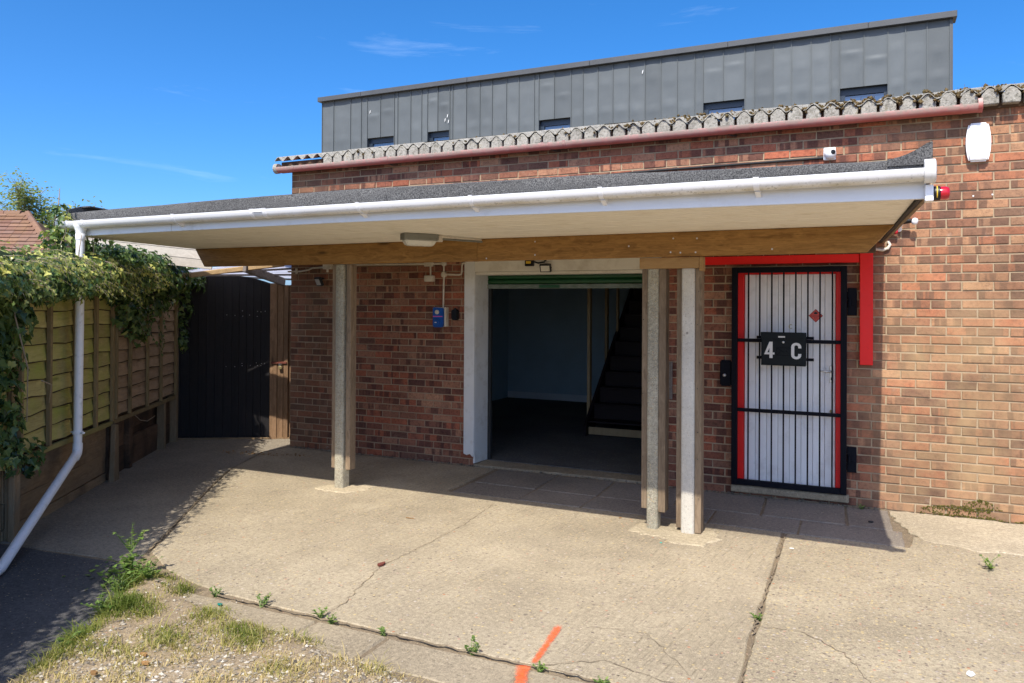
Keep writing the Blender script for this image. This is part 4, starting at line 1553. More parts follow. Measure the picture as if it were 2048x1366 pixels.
MB().lathe([(.014, 0), (.014, .012), (.006, .014)], (1.97, -.03, 1.686), (0, 0, 1), 10).build('knob', 'black_plastic', t, smooth=40)
# conduit, box and floodlight at the left corner
t = thing('corner_conduit', 'cream conduit with box at the left corner of the building', 'conduit', (.0, -.02, 2.13))
MB().tube([(-.37, Yc, 2.128), (-.18, Yc, 2.128), (-.06, Yc, 2.145), (.0, Yc, 2.165), (.2, Yc, 2.175)], .0105, 8).build('tube', 'conduit_white', t, smooth=60)
box('clip', 'conduit_white', t, -.247, -.232, -.028, -.001, 2.10, 2.165, bevel=.002)
box('junction_box', 'conduit_white', t, .18, .30, -.05, -.001, 2.148, 2.24, bevel=.004)
MB().lathe([(.014, 0), (.014, .03), (.01, .035)], (.235, -.025, 2.147), (0, 0, -1), 10).build('gland', 'conduit_white', t, smooth=40)


def flood(label, x, z, dirx, s=1., cable=None):
    t = thing('floodlight', label, 'floodlight', (x, -.05, z))
    d = Vector((dirx, -.85, -.42)).normalized()
    sd = d.cross(Vector((0, 0, 1))).normalized()
    u = sd.cross(d)
    c = Vector((x, -.09, z))

    def bx(w, h, d0, d1):
        return MB().add([c+sd*i*w+u*j*h+d*k for k in (d0, d1) for i in (-1, 1) for j in (-1, 1)], [(0, 1, 3, 2), (4, 6, 7, 5), (0, 4, 5, 1), (2, 3, 7, 6), (0, 2, 6, 4), (1, 5, 7, 3)])
    bx(.058*s, .042*s, -.02, .012).build('housing', 'black_plastic', t, bevel=.004)
    bx(.046*s, .031*s, .0122, .015).build('lens', 'lamp_glass', t)
    MB().tube([c-d*.01+sd*.06*s, Vector((x+.03, -.025, z+.04)), Vector((x, -.002, z+.045)), Vector((x-.03, -.025, z+.04)), c-d*.01-sd*.06*s], .006, 6).build('bracket', 'black_plastic', t)
    return t


flood('black floodlight on the white lintel over the garage opening', 3.055, 2.115, .12, 1.0)
flood('black floodlight at the top left of the brick wall', .16, 2.00, -.45, 1.25)
t = thing('sensor_box', 'small black box with yellow label on the white lintel', 'sensor', (2.87, -.05, 2.2))
box('case', 'black_plastic', t, 2.815, 2.905, -.075, -.026, 2.14, 2.215, bevel=.004)
box('label_plate', 'yellow_label', t, 2.83, 2.885, -.0775, -.0752, 2.165, 2.19)
o = MB().tube([(2.90, -.05, 2.19), (2.96, -.055, 2.17), (3.02, -.05, 2.18), (3.05, -.04, 2.21)], .009, 7).build('cable', 'rubber', t, smooth=50)
# white plate edge and weathered box between the posts
o = box('white_plate', 'sign_white', None, 4.24, 4.276, -.034, -.029, 1.33, 1.65)
tag(o, 'narrow white plate on the wall behind the middle post', 'plate')
t = thing('weathered_box', 'weathered grey wooden box on the wall between the twin posts', 'box', (4.3, -.02, .85))
box('back_panel', 'grey_rafter', t, 4.245, 4.345, -.03, -.001, .85, 1.195, bevel=.003)
box('side_rim', 'grey_rafter', t, 4.336, 4.352, -.05, -.0305, .845, 1.20, bevel=.002)
box('bottom_rim', 'grey_rafter', t, 4.245, 4.3355, -.05, -.0305, .845, .862, bevel=.002)

# ------------------------------------------------------------------ security gate over the door
sg = thing('security_gate', 'black steel bar security gate closed over the white door', 'gate', (5.4, -.06, .1))
A0, A1, Z0, Z1 = 4.908, 5.880, .102, 2.092
box('frame_stile', 'black_metal', sg, A0, A0+.05, -.085, -.035, Z0, Z1, bevel=.003)
box('frame_stile', 'black_metal', sg, A1-.05, A1, -.085, -.035, Z0+.005, Z1, bevel=.003)
box('frame_rail', 'black_metal', sg, A0+.051, A1-.051, -.083, -.037, Z1-.05, Z1-.001, bevel=.003)
box('frame_rail', 'black_metal', sg, A0+.051, A1-.051, -.083, -.037, Z0+.004, Z0+.052, bevel=.003)
for z in (1.426, .789):
    box('cross_rail', 'black_metal', sg, A0+.051, A1-.051, -.068, -.052, z-.016, z+.016, bevel=.002)
for x in (5.054, 5.153, 5.257, 5.359, 5.461, 5.562, 5.662, 5.763):
    for za, zb in ((Z0+.053, .772), (.806, 1.409), (1.443, Z1-.051)):
        box('bar', 'black_metal', sg, x-.0065, x+.0065, -.0665, -.0535, za, zb, bevel=.0015)
lk = box('lock_box', 'black_metal', sg, 4.80, 4.905, -.065, -.002, .998, 1.235, bevel=.012, seg=2)
MB().lathe([(.012, 0), (.015, .012), (.015, .03), (.008, .036)], (4.845, -.065, 1.10), (0, -1, 0), 12).build('lock_knob', 'steel', lk, smooth=50)
for z0, z1 in ((.295, .515), (1.66, 1.90)):
    h = box('hinge_plate', 'black_metal', sg, 5.883, 5.958, -.025, -.001, z0, z1, bevel=.003)
    MB().tube([(5.9, -.04, z0+.08), (5.9, -.04, z0+.15)], .014, 8).build('hinge_pin', 'black_metal', h, smooth=40)
    MB().lathe([(.012, 0), (.012, .01)], (5.93, -.025, z0+.10), (0, -1, 0), 6).build('hinge_bolt', 'black_metal', h)
# letter box on the gate
lb = thing('letter_box', 'black metal letter box marked 4 C mounted on the gate', 'letter box', (5.365, -.14, 1.21))
LX0, LX1, LZ0, LZ1, LY0, LY1 = 5.180, 5.553, 1.212, 1.505, -.165, -.088
box('body', 'box_metal', lb, LX0, LX1, LY0, LY1, LZ0, LZ1, bevel=.004)
box('lid', 'box_metal', lb, LX0-.004, LX1+.004, LY0-.007, LY0-.0005, LZ1-.062, LZ1+.003, bevel=.002)
box('front_rim', 'box_metal', lb, LX0, LX1, LY0-.005, LY0-.0005, LZ0, LZ0+.012, bevel=.001)
box('label_strip', 'sign_white', lb, 5.325, 5.382, LY0-.0088, LY0-.0072, LZ1-.044, LZ1-.031)
MB().lathe([(.010, 0), (.010, .006), (.007, .008)], (5.367, LY0-.0005, LZ1-.085), (0, -1, 0), 14).build('lock', 'steel', lb, smooth=40)
for x0, x1, z in ((LX0-.05, LX0+.01, 1.457), (LX0-.05, LX0+.01, 1.275), (LX1-.01, LX1+.062, 1.457), (LX1-.01, LX1+.062, 1.267)):
    box('bracket', 'black_metal', lb, x0, x1, -.087, -.0855, z-.013, z+.013, bevel=.0004)
# embossed envelope
mb = MB()
ex0, ex1, ez0, ez1, yy = 5.310, 5.430, 1.302, 1.370, LY0-.0015
for a, b in (((ex0, ez0), (ex1, ez0)), ((ex0, ez1), (ex1, ez1)), ((ex0, ez0), (ex0, ez1)), ((ex1, ez0), (ex1, ez1)), ((ex0, ez1), (5.37, 1.33)), ((ex1, ez1), (5.37, 1.33)), ((ex0, ez0), (5.35, 1.343)), ((ex1, ez0), (5.39, 1.343))):
    mb.tube([(a[0], yy, a[1]), (b[0], yy, b[1])], .0016, 5)
mb.build('envelope_emblem', 'black_metal', lb)
# numeral 4 and letter C as thick white cut-outs
yf, yb = LY0-.0025, LY0-.0006
nx, nz, H = 5.205, 1.277, .145
mb = MB()
mb.prism([(nx, nz+.032), (nx+.045, nz+H), (nx+.07, nz+H), (nx+.028, nz+.05), (nx+.045, nz+.05), (nx+.045, nz+.032)], 'y', yf, yb)
mb.prism([(nx+.0455, nz), (nx+.072, nz), (nx+.072, nz+H), (nx+.0455, nz+H)], 'y', yf-.0006, yb)
mb.prism([(nx+.0725, nz+.032), (nx+.088, nz+.032), (nx+.088, nz+.05), (nx+.0725, nz+.05)], 'y', yf, yb)
mb.build('numeral', 'sign_white', lb, label='white numeral 4')
cxc, czc = 5.475, 1.345


def arc(rx, rz, cz, a0, a1, n=8):
    return [(cxc+rx*math.cos(a0+(a1-a0)*i/n), cz+rz*math.sin(a0+(a1-a0)*i/n)) for i in range(n+1)]


H2 = .0725
ou = [(cxc+.042, czc+H2-.048)] + arc(.042, .036, czc+H2-.036, 0, math.pi) + arc(.042, .036, czc-H2+.036, math.pi, 2*math.pi) + [(cxc+.042, czc-H2+.048)]
inn = [(cxc+.016, czc+H2-.048)] + arc(.016, .014, czc+H2-.036, 0, math.pi) + arc(.016, .014, czc-H2+.036, math.pi, 2*math.pi) + [(cxc+.016, czc-H2+.048)]
vs = [(x, yf, z) for x, z in ou]+[(x, yf, z) for x, z in inn]+[(x, yb, z) for x, z in ou]+[(x, yb, z) for x, z in inn]
n = len(ou)
fs = [(i, i+1, n+i+1, n+i) for i in range(n-1)]+[(2*n+i, 2*n+i+1, 3*n+i+1, 3*n+i)[::-1] for i in range(n-1)]
fs += [(i, i+1, 2*n+i+1, 2*n+i) for i in range(n-1)]+[(n+i, n+i+1, 3*n+i+1, 3*n+i) for i in range(n-1)]+[(0, n, 3*n, 2*n), (n-1, 2*n-1, 4*n-1, 3*n-1)]
MB().add(vs, fs).build('letter', 'sign_white', lb, label='white letter C')
# brass letter on the door
o = text_mesh('C', .055, 'brass_letter', 'brass', None, (5.409, .032, 1.553), .002, .85)
tag(o, 'small brass letter C on the white door above the letter box', 'letter')
# hazard diamond on the door
hz = thing('hazard_sign', 'red flammable gas diamond sticker on the white door', 'sign', (5.615, .033, 1.6))
cz, cxh, e = 1.655, 5.622, .060
MB().prism([(cxh-e, cz), (cxh, cz-e), (cxh+e, cz), (cxh, cz+e)], 'y', .0315, .0345).build('sticker', 'sign_red', hz)
e2 = e*.97
e3 = e*.90
vs = []
for q, yq in ((e2, .0312), (e3, .0312)):
    vs += [(cxh-q, yq, cz), (cxh, yq, cz-q), (cxh+q, yq, cz), (cxh, yq, cz+q)]
MB().add(vs, [(i, (i+1) % 4, 4+(i+1) % 4, 4+i) for i in range(4)]).build('border', 'black_plastic', hz)
MB().prism([(cxh-.012, cz+.014), (cxh+.012, cz+.014), (cxh+.016, cz+.024), (cxh+.010, cz+.033), (cxh+.005, cz+.029), (cxh+.001, cz+.043), (cxh-.005, cz+.030), (cxh-.011, cz+.034), (cxh-.016, cz+.024)], 'y', .0308, .0314).build('flame_symbol', 'black_plastic', hz)
text_mesh('FLAMMABLE', .0155, 'lettering', 'black_plastic', hz, (cxh, .0312, cz-.003), .0002)
text_mesh('GAS', .0155, 'lettering', 'black_plastic', hz, (cxh, .0312, cz-.02), .0002)
text_mesh('2', .014, 'lettering', 'black_plastic', hz, (cxh, .0312, cz-.041), .0002)

# ================================================================== FENCE (local x runs along it, yard side is -y)
FA = Vector((.375, -3.85, -.03))
FR = math.atan2(.8377, -.5461)
fc = thing('boundary_fence', 'weathered overlap panel fence on timber gravel boards along the left', 'fence', FA, FR)


def panel(s0, s1, zb, zt, mat, bats, lean=0.):
    pn = part('fence_panel', fc, ((s0+s1)/2, 0, zb))
    n = int(round((zt-zb)/.128))
    ph = (zt-zb)/n
    for k in range(n):
        z = zb+k*ph
        segs = 9
        vs, fs = [], []
        w0 = U(0, 9)
        mi = []
        for i in range(segs+1):
            x = s0+(s1-s0)*i/segs
            wv = .006*math.sin(x*5+w0)+.005*math.sin(x*11+w0*2)
            lo, hi = z-.012+wv, z+ph+(.055 if k < n-1 else .012)
            ek = .009+.004*math.sin(x*17+w0)
            vs += [(x, -.036, lo), (x, -.020, lo-.001), (x, .006, hi), (x, -.004, hi), (x, -.0365+ek*.2, lo+ek)]
            if i:
                q = 5*i
                fs += [(q-5+a, q-5+(a+1) % 5, q+(a+1) % 5, q+a) for a in range(5)]
                mi += [1, 0, 0, 0, 1]
        fs += [(0, 1, 2, 3, 4), (5*segs+4, 5*segs+3, 5*segs+2, 5*segs+1, 5*segs)]
        mi += [0, 0]
        ob = MB().add(vs, fs).build('fence_board', mat, pn)
        ob.data.materials.append(MATS['bark_lap_shade'])
        ob.data.polygons.foreach_set('material_index', mi)
    for i, b in enumerate(bats):
        box('batten', 'batten_wood', pn, b-.019, b+.019, -.066, -.0355, zb-.03, zt+.02, bevel=.002, jit=.0015)
    box('bottom_rail', 'rail_wood' if mat == 'fence_green' else 'batten_wood', pn, s0-.01, s1+.01, -.05, -.0172, zb-.075, zb-.032, bevel=.002)
    box('top_rail', 'rail_wood', pn, s0-.01, s1+.01, -.034, .024, zt-.02, zt+.05, bevel=.002)
    return pn


panel(-3.75, -1.86, .64, 1.96, 'fence_green', [-3.7, -3.2, -2.75, -2.3, -1.88])
panel(-1.84, .02, .64, 1.96, 'fence_green', [-1.80, -1.35, -.9, -.45, .0])
panel(.13, 1.975, .64, 1.97, 'fence_green', [.14, .606, 1.10, 1.553, 1.957])
panel(2.03, 4.09, .645, 1.95, 'fence_pink', [2.06, 2.453, 3.0, 3.486, 4.07])
box('fence_post', 'fence_post', fc, .03, .12, -.03, .06, -.1, 1.98, bevel=.005)
box('fence_post', 'fence_post', fc, .0, .1, -.075, -.031, -.1, .56, bevel=.006, jit=.004)
MB().prism([(1.87, -.05), (2.03, -.05), (2.0, .57), (1.93, .58)], 'y', -.10, -.05).build('fence_post', 'fence_post', fc, bevel=.006)
box('fence_post', 'plank_dark', fc, 1.98, 2.025, -.02, .07, -.1, 1.97, bevel=.005)
box('fence_post', 'plank_dark', fc, 2.52, 2.62, -.03, .04, -.1, .58, bevel=.006, jit=.004)
box('fence_post', 'fence_post', fc, 3.62, 3.70, -.05, .04, -.1, .57, bevel=.006, jit=.004)
box('fence_post', 'fence_post', fc, 4.10, 4.20, -.05, .06, -.1, 2.0, bevel=.006, jit=.004)
box('light_block_board', 'plank_dark', fc, -3.8, 4.2, .072, .10, -.1, 1.05)  # unseen board added behind the fence to block sun through its gaps
for s0, s1 in ((-3.8, -.02), (.0, 1.95)):
    for z0, z1 in ((-.09, .10), (.105, .292), (.297, .56)):
        box('gravel_board', 'plank_wood', fc, s0, s1, .0, .05, z0+U(-.004, .004), z1, bevel=.005, jit=.004)
for s0, s1, z0, z1 in ((2.03, 2.51, -.08, .28), (2.03, 2.50, .285, .57), (2.63, 3.6, -.08, .33), (2.7, 3.4, .43, .56), (3.71, 4.08, -.08, .26), (3.71, 4.08, .265, .55)):
    box('gravel_board', 'plank_dark', fc, s0, s1, .02, .06, z0, z1, bevel=.006, jit=.006)
MB().tube([(2.66, -.03, .57), (2.75, -.06, .50), (2.95, -.07, .46), (3.25, -.06, .475)], .004, 5).build('loose_wire', 'twig_bark', fc)

# ================================================================== IVY
iv = thing('ivy', 'dense ivy spilling over the top of the boundary fence', 'ivy', FA, FR)
lf, lr, lsh = MB(), [], []


def ivyleaf(p, nrm, s, val):
    nrm = Vector(nrm).normalized()
    d = Vector((U(-.8, .8), U(-.5, .5), -1+U(-.5, .9)))
    d = (d-nrm*d.dot(nrm))
    if d.length < .05:
        d = nrm.orthogonal()
    d.normalize()
    sd = d.cross(nrm)
    p = Vector(p)
    pr = [(0, 0), (-.12, .34), (.18, .36), (.22, .56), (.42, .42), (.52, .22), (1, 0)]
    c = U(.1, .28)
    L = [p+d*a*s+sd*b*s+nrm*(c*b*s-.25*a*a*s) for a, b in pr]
    Rr = [p+d*a*s-sd*b*s+nrm*(c*b*s-.25*a*a*s) for a, b in pr[1:-1]]
    n = len(pr)
    lf.add(L+Rr, [tuple(range(n)), tuple([0]+list(range(n, n+len(Rr)))+[n-1])[::-1]])
    lr.extend([val]*(n+len(Rr)))


def blob(c, r, n, smin, smax, young_lit=.2, lo=-1.0):
    """leaves through the outer shell of an ellipsoid"""
    k = 0
    c = Vector(c)
    while k < n:
        d = Vector((random.gauss(0, 1), random.gauss(0, 1), random.gauss(0, 1))).normalized()
        if d.z < lo:
            continue
        q = .55+.58*R()**.8
        q *= 1+.22*mnoise.noise(Vector((c.x*2+d.x*2.2, c.y+d.y*2.2, c.z+d.z*2.2)))
        p = c+Vector((d.x*r[0], d.y*r[1], d.z*r[2]))*q
        nn = (d+Vector((U(-.7, .7), U(-.9, .3), U(-.2, .9)))).normalized()
        val = min(1, max(0, random.gauss(.3, .2)+(young_lit if d.z > .15 and q > .85 and R() < .55 else 0)))  # top outer leaves coloured paler to look sunlit
        nn = (nn+Vector((0, .0, .35))).normalized()
        ivyleaf(p, nn, U(smin, smax), val)
        k += 1


s = -3.8
while s < 2.1:
    dz = -.07 if s < .7 else 0
    far = s < -1.2
    blob((s, -.16+U(-.05, .05), 2.0+U(-.03, .03)+dz), (.30, .32, .165), 260 if far else 330, .028, .056, .6)
    blob((s+.05, .12, 2.06+U(-.05, .05)+dz), (.28, .28, .17), 110 if far else 150, .03, .055, .5)
    s += .17
# taller growth behind the downpipe and against the canopy end
for c, r, n in (((1.08, .04, 2.27), (.17, .18, .24), 190), ((1.4, .05, 2.36), (.26, .24, .24), 260), ((.98, .05, 2.50), (.08, .09, .16), 45)):
    blob(c, r, n, .03, .065, .55)
# shaded growth under the canopy end
s = 1.7
while s < 4.2:
    blob((s, -.12, 2.10), (.30, .26, .22 if s < 3.6 else .18), 240, .04, .08, .0)
    blob((s, .15, 2.16), (.28, .25, .2), 110, .04, .075, .05)
    s += .19
for c, r, n in (((2.25, -.1, 1.75), (.34, .13, .28), 300), ((2.6, -.08, 1.62), (.28, .10, .26), 190), ((2.05, -.1, 1.9), (.3, .15, .2), 150), ((3.1, -.08, 1.78), (.30, .1, .16), 140), ((3.6, -.06, 1.82), (.3, .1, .14), 110),
                ((4.2, -.1, 1.75), (.12, .12, .3), 150), ((4.2, -.08, 1.4), (.08, .08, .25), 70)):
    blob(c, r, n, .04, .08, .0)
# left drape hanging down the fence
for c, r, n in (((-.14, -.12, 1.75), (.22, .14, .28), 220), ((-.2, -.1, 1.45), (.17, .11, .28), 150), ((-.2, -.09, 1.1), (.15, .09, .28), 120), ((-.1, -.08, .85), (.14, .07, .2), 80), ((.02, -.07, .66), (.14, .06, .12), 60),
                ((.35, -.06, .58), (.1, .05, .14), 40), ((-.6, -.12, 1.5), (.4, .13, .5), 380), ((-1.2, -.12, 1.5), (.4, .13, .5), 200)):
    blob(c, r, n, .04, .085, .05)
# far sunlit end by the gate
for c, r, n in (((4.3, -.05, 2.12), (.35, .2, .13), 260), ((4.75, .02, 2.13), (.25, .15, .08), 120), ((3.95, .0, 2.22), (.3, .2, .1), 150)):
    blob(c, r, n, .022, .045, .6)
core = MB()
cpath = [(-3.9+.12*k, -.10+.05*mnoise.noise(Vector((k*.5, 0, 0))), 1.98+.04*mnoise.noise(Vector((k*.4, 5, 0)))+(.05 if 38 < k < 50 else 0)) for k in range(64)]
core.tube(cpath, [.13+.05*mnoise.noise(Vector((k*.7, 2, 2)))-(.05 if k > 58 else 0) for k in range(64)], 9)
core.build('light_block_core', 'ivy_shade', iv, jit=.02, smooth=80)  # solid core added inside the leaves to block sun streaks
tw = MB()


def trail(p, d, n, st, droop, young_lit=.85, s0=.02, s1=.035):
    p = Vector(p)
    d = Vector(d).normalized()
    path = [p.copy()]
    for i in range(n):
        d = (d+Vector((U(-.18, .18), U(-.18, .18), U(-.18, .18)-droop))).normalized()
        p = p+d*st
        path.append(p.copy())
        ivyleaf(p+Vector((U(-.01, .01), U(-.015, .0), U(-.01, .01))), (U(-.6, .6), -1, U(0, .8)), U(s0, s1), min(1, U(young_lit-.25, young_lit+.15)))
    tw.tube(path, [.0028*(1-.6*i/n) for i in range(n+1)], 4)


for k in range(150):
    s = U(-1.6, 2.3)
    trail((s, -.36+U(-.05, .08), 2.0+U(-.14, .12)), (U(-.6, .9), -.8, U(-.4, .3)), random.randint(4, 8), .028, .10)
for k in range(12):
    s = U(2.2, 3.4)
    trail((s, -.16, 1.6+U(-.2, .3)), (U(-.3, .3), -.3, -1), random.randint(4, 8), .03, .1, .25, .03, .05)
trail((4.45, -.12, 2.02), (.55, -.1, -.5), 14, .045, .02, .9, .018, .03)
trail((4.40, -.10, 1.92), (.45, -.1, -.8), 14, .045, -.02, .9, .018, .03)
trail((4.5, -.10, 1.98), (1, -.05, .0), 6, .045, 0, .8, .018, .026)
for p, d, n in (((.9, -.0, 2.25), (.3, -.1, 1), 7), ((1.0, 0, 2.3), (-.1, 0, 1), 7), ((1.25, 0, 2.5), (.1, 0, 1), 4), ((1.7, .05, 2.5), (.2, 0, 1), 4)):
    trail(p, d, n, .04, -.05, .9, .025, .045)
for a, b, c in (((.75, -.2, 2.05), (.72, -.22, 2.2), (.82, -.2, 2.33)), ((.95, -.22, 2.08), (1.02, -.22, 2.2), (1.05, -.2, 2.32)), ((-.35, -.2, 1.8), (-.2, -.25, 1.3), (-.05, -.18, .9)), ((-.1, -.3, 1.2), (.1, -.28, 1.15), (.25, -.2, 1.0)), ((1.0, .1, 2.4), (.98, .05, 2.6), (1.0, .05, 2.74))):
    tw.tube([a, b, c], [.006, .005, .003], 5)
o = lf.build('ivy_leaves', 'ivy_leaf', iv, recalc=False)
fattr(o.data, 'lr', lr)
tw.build('ivy_stems', 'twig_bark', iv, recalc=False, kind='stuff')

# ================================================================== SIDE GATE
GA, GB = Vector((-1.953, -.283, -.02)), Vector((-.762, .444, 0))
GRZ = math.atan2(.727, 1.191)
gt = thing('side_gate', 'tall dark stained plank gate with curved top beside the fence', 'gate', GA, GRZ)
seams = [-.06, .06, .173, .278, .376, .481, .586, .692, .779, .872, .959, 1.053, 1.165]


def gtop(x):
    return 1.99+.13*max(0, 1-((x-.62)/.62)**2)


for a, b in zip(seams[:-1], seams[1:]):
    a1, b1 = a+.0009, b-.0009
    MB().prism([(a1, .04), (b1, .04), (b1, gtop(b1)), ((a1+b1)/2, gtop((a1+b1)/2)), (a1, gtop(a1))], 'y', U(-.004, .002), .025).build('gate_plank', 'gate_wood', gt, bevel=.003)
box('gate_ledge', 'gate_wood', gt, .0, 1.15, .026, .06, 1.62, 1.74)
box('gate_ledge', 'gate_wood', gt, .0, 1.15, .026, .06, .35, .47)
box('gate_light_block', 'gate_wood', gt, -.05, 1.16, .061, .07, .05, 1.98)  # unseen panel added to stop light showing between the planks
for x in (.62, .735, .825, .915, 1.005, 1.06, 1.10):
    for z in (1.655, 1.60, .985, .955):
        if R() < .75:
            MB().lathe([(.0055, 0), (.004, .0025)], (x+U(-.01, .01), -.005, z+U(-.01, .01)), (0, -1, 0), 7).build('nail', 'steel', gt)
box('gate_jamb', 'jamb_wood', gt, 1.17, 1.262, -.035, .06, -.03, 2.02, bevel=.004, jit=.002)
box('gate_jamb', 'jamb_wood', gt, 1.266, 1.34, -.028, .06, -.03, 2.01, bevel=.004, jit=.002)
box('gate_jamb', 'jamb_wood', gt, 1.344, 1.40, -.035, .06, -.03, 2.0, bevel=.004, jit=.002)
box('gate_jamb', 'jamb_wood', gt, 1.403, 1.86, .0, .06, -.03, 2.0, bevel=.004)
box('gate_jamb', 'gate_wood', gt, -.2, -.065, -.02, .05, -.05, 1.98, bevel=.004)
box('gate_sill', 'plank_wood', gt, -.1, 1.42, -.03, .06, -.02, .035, bevel=.006, jit=.003)
bo = box('bolt', 'rust_red', gt, 1.19, 1.385, -.052, -.036, .985, 1.01, bevel=.002)
MB().tube([(1.295, -.06, .99), (1.295, -.062, .96), (1.31, -.062, .955), (1.318, -.06, .975), (1.318, -.058, .99)], .005, 6).build('shackle', 'steel', bo)
box('padlock', 'brass', gt, 1.285, 1.328, -.07, -.048, .915, .957, bevel=.004)

# ================================================================== LEAN-TO behind the gate
ln = thing('lean_to', 'timber lean-to with translucent roof sheet sheltering the dark gate', 'lean-to', (-1.2, -.3, 0))
BL, BR_ = Vector((-1.52, -1.15, 1.975)), Vector((-.352, -.10, 2.205))
MB().beam(BL+Vector((0, 0, .012)), BR_+Vector((0, 0, .012)), .05, .062).build('front_beam', 'rough_beam', ln, bevel=.008, jit=.005)
MB().beam((-.66, -.44, 2.16), (-.80, .40, 2.015), .045, .10).build('rafter', 'grey_rafter', ln, bevel=.005)
FL_, FR_, KR, KL = Vector((-1.62, -1.18, 2.04)), Vector((-.355, -.12, 2.262)), Vector((-.355, .78, 2.05)), Vector((-2.15, -.32, 2.13))
vs, fs = [], []
NI, NJ = 60, 24
for j in range(NJ+1):
    for i in range(NI+1):
        p = FL_.lerp(FR_, i/NI).lerp(KL.lerp(KR, i/NI), j/NJ)
        vs.append((p.x, p.y, p.z+.007*math.sin(j*1.6)))
for j in range(NJ):
    for i in range(NI):
        a = j*(NI+1)+i
        fs.append((a, a+1, a+NI+2, a+NI+1))
n = len(vs)
vs += [(p[0], p[1], p[2]+.003) for p in vs]
fs += [tuple(k+n for k in f)[::-1] for f in fs]
MB().add(vs, fs).build('roof_sheet', 'polycarbonate', ln, recalc=False, smooth=60)
for q in (.3, .62, .95):
    a, b = FL_.lerp(KL, q)+Vector((0, 0, -.022)), FR_.lerp(KR, q)+Vector((0, 0, -.022))
    MB().beam(a, b, .022, .024).build('purlin', 'grey_rafter', ln)
for k in range(5):  # top rows, out of view, added to keep sun off the gate jamb
    z = 2.165+k*.098
    MB().beam((-1.95, -1.60+.004*k, z+.15), (-.60, -.985+.004*k, z), .02, .105, (0, .1, 1)).build('weather_board', 'weather_board', ln, bevel=.003)
MB().beam((-1.58, -1.13, -.05), (-1.58, -1.13, 1.98), .07, .07, (0, 1, 0)).build('corner_post', 'grey_rafter', ln)

# ================================================================== ZINC BUILDING behind
zb = thing('zinc_building', 'grey standing seam metal clad upper storey rising behind the brick workshop', 'building', (-.25, 11, 0))
YZ, ZX0, ZX1, ZTOP = 10.0, -7.98, 7.48, 7.50
WIN = [(-6.44, -5.56), (-4.52, -3.85), (-1.34, -.50), (2.65, 3.55), (5.46, 6.36)]
seam = [-7.98, -7.58, -7.0, -6.64, -6.44, -6.01, -5.56, -5.45, -5.04, -4.70, -4.52, -4.21, -3.85, -3.76, -3.36, -2.97, -2.62, -2.22, -1.88, -1.46, -1.34, -.93, -.50, -.19, .18, .55, .94, 1.32, 1.69, 2.07, 2.46, 2.65, 3.09, 3.55, 3.75, 4.14, 4.51, 4.90, 5.28, 5.46, 5.92, 6.36, 6.68, 7.06, 7.46]
# core with window reveals
mb = MB()
xs = sorted({ZX0+.02, ZX1-.02} | {v for p in WIN for v in p})
for a, b in zip(xs[:-1], xs[1:]):
    if any(abs(a-p[0]) < 1e-6 for p in WIN):
        mb.box(a, b, YZ+.03, YZ+8, 6.285, 7.44)
        mb.box(a, b, YZ+.03, YZ+8, 0, 4.9)
        mb.box(a, b, YZ+.6, YZ+8, 4.9, 6.285)
    else:
        mb.box(a, b, YZ+.03, YZ+8, 0, 7.44)
mb.build('wall_core', 'zinc_trim', zb)
for i, (a, b) in enumerate(zip(seam[:-1], seam[1:])):
    if b-a < .04:
        continue
    isw = any(a >= p[0]-.01 and b <= p[1]+.01 for p in WIN)
    z0 = 6.285 if isw else 4.6
    nx_, nz_ = 6, 34
    zc = [6.33+U(-.09, .09), 6.95+U(-.12, .12)] if not isw else [6.95+U(-.2, .2)]
    amp = U(.010, .018)*(1.3 if b-a > .3 else .7)
    ph = U(0, 9)
    vs, fs = [], []
    for j in range(nz_+1):
        z = z0+(7.43-z0)*j/nz_
        for q in range(nx_+1):
            x = a+.004+(b-a-.008)*q/nx_
            e = math.sin(math.pi*q/nx_)
            d = .35*amp*math.sin(z*4+ph)+.5*amp*mnoise.noise(Vector((x*3, z*2.5, ph)))
            for k_, zq in enumerate(zc):
                t = (z-zq)/.05
                if -4 < t < 1:
                    d += amp*(1 if k_ == 0 else .6)*math.exp(-((t+.0)/(.9 if t > 0 else 2.2))**2)
            vs.append((x, YZ-d*e, z))
    for j in range(nz_):
        for q in range(nx_):
            t = j*(nx_+1)+q
            fs.append((t, t+1, t+nx_+2, t+nx_+1))
    MB().add(vs, fs).build('zinc_panel', 'zinc', zb, smooth=80, recalc=False)
for x in seam:
    isw = any(p[0]+.05 < x < p[1]-.05 for p in WIN)
    box('standing_seam', 'zinc', zb, x-.006, x+.006, YZ-.028, YZ+.01, 6.287 if isw else 4.6, 7.435)
for a, b in WIN:
    w_ = part('window', zb, ((a+b)/2, YZ, 6))
    box('window_frame', 'window_frame', w_, a+.001, a+.1, YZ+.10, YZ+.2, 4.95, 6.284)
    box('window_frame', 'window_frame', w_, b-.07, b-.001, YZ+.10, YZ+.2, 4.95, 6.284)
    box('window_frame', 'window_frame', w_, a+.101, b-.071, YZ+.10, YZ+.2, 6.15, 6.284)
    box('pane', 'window_glass', w_, a+.101, b-.071, YZ+.14, YZ+.15, 4.95, 6.149)
co = part('coping', zb, (0, YZ, 7.5))
cx_ = [ZX0-.1, -6.6, -3.3, .0, 3.2, 6.0, ZX1+.1]
for a, b in zip(cx_[:-1], cx_[1:]):
    MB().prism([(YZ-.11, 7.435), (YZ-.11, 7.56), (YZ+.3, 7.585), (YZ+.3, 7.435)], 'x', a+.004, b-.004).build('coping_length', 'zinc_trim', co, bevel=.006)
box('coping_core', 'zinc_trim', co, ZX0-.05, ZX1+.05, YZ-.09, YZ+8, 7.441, 7.55)
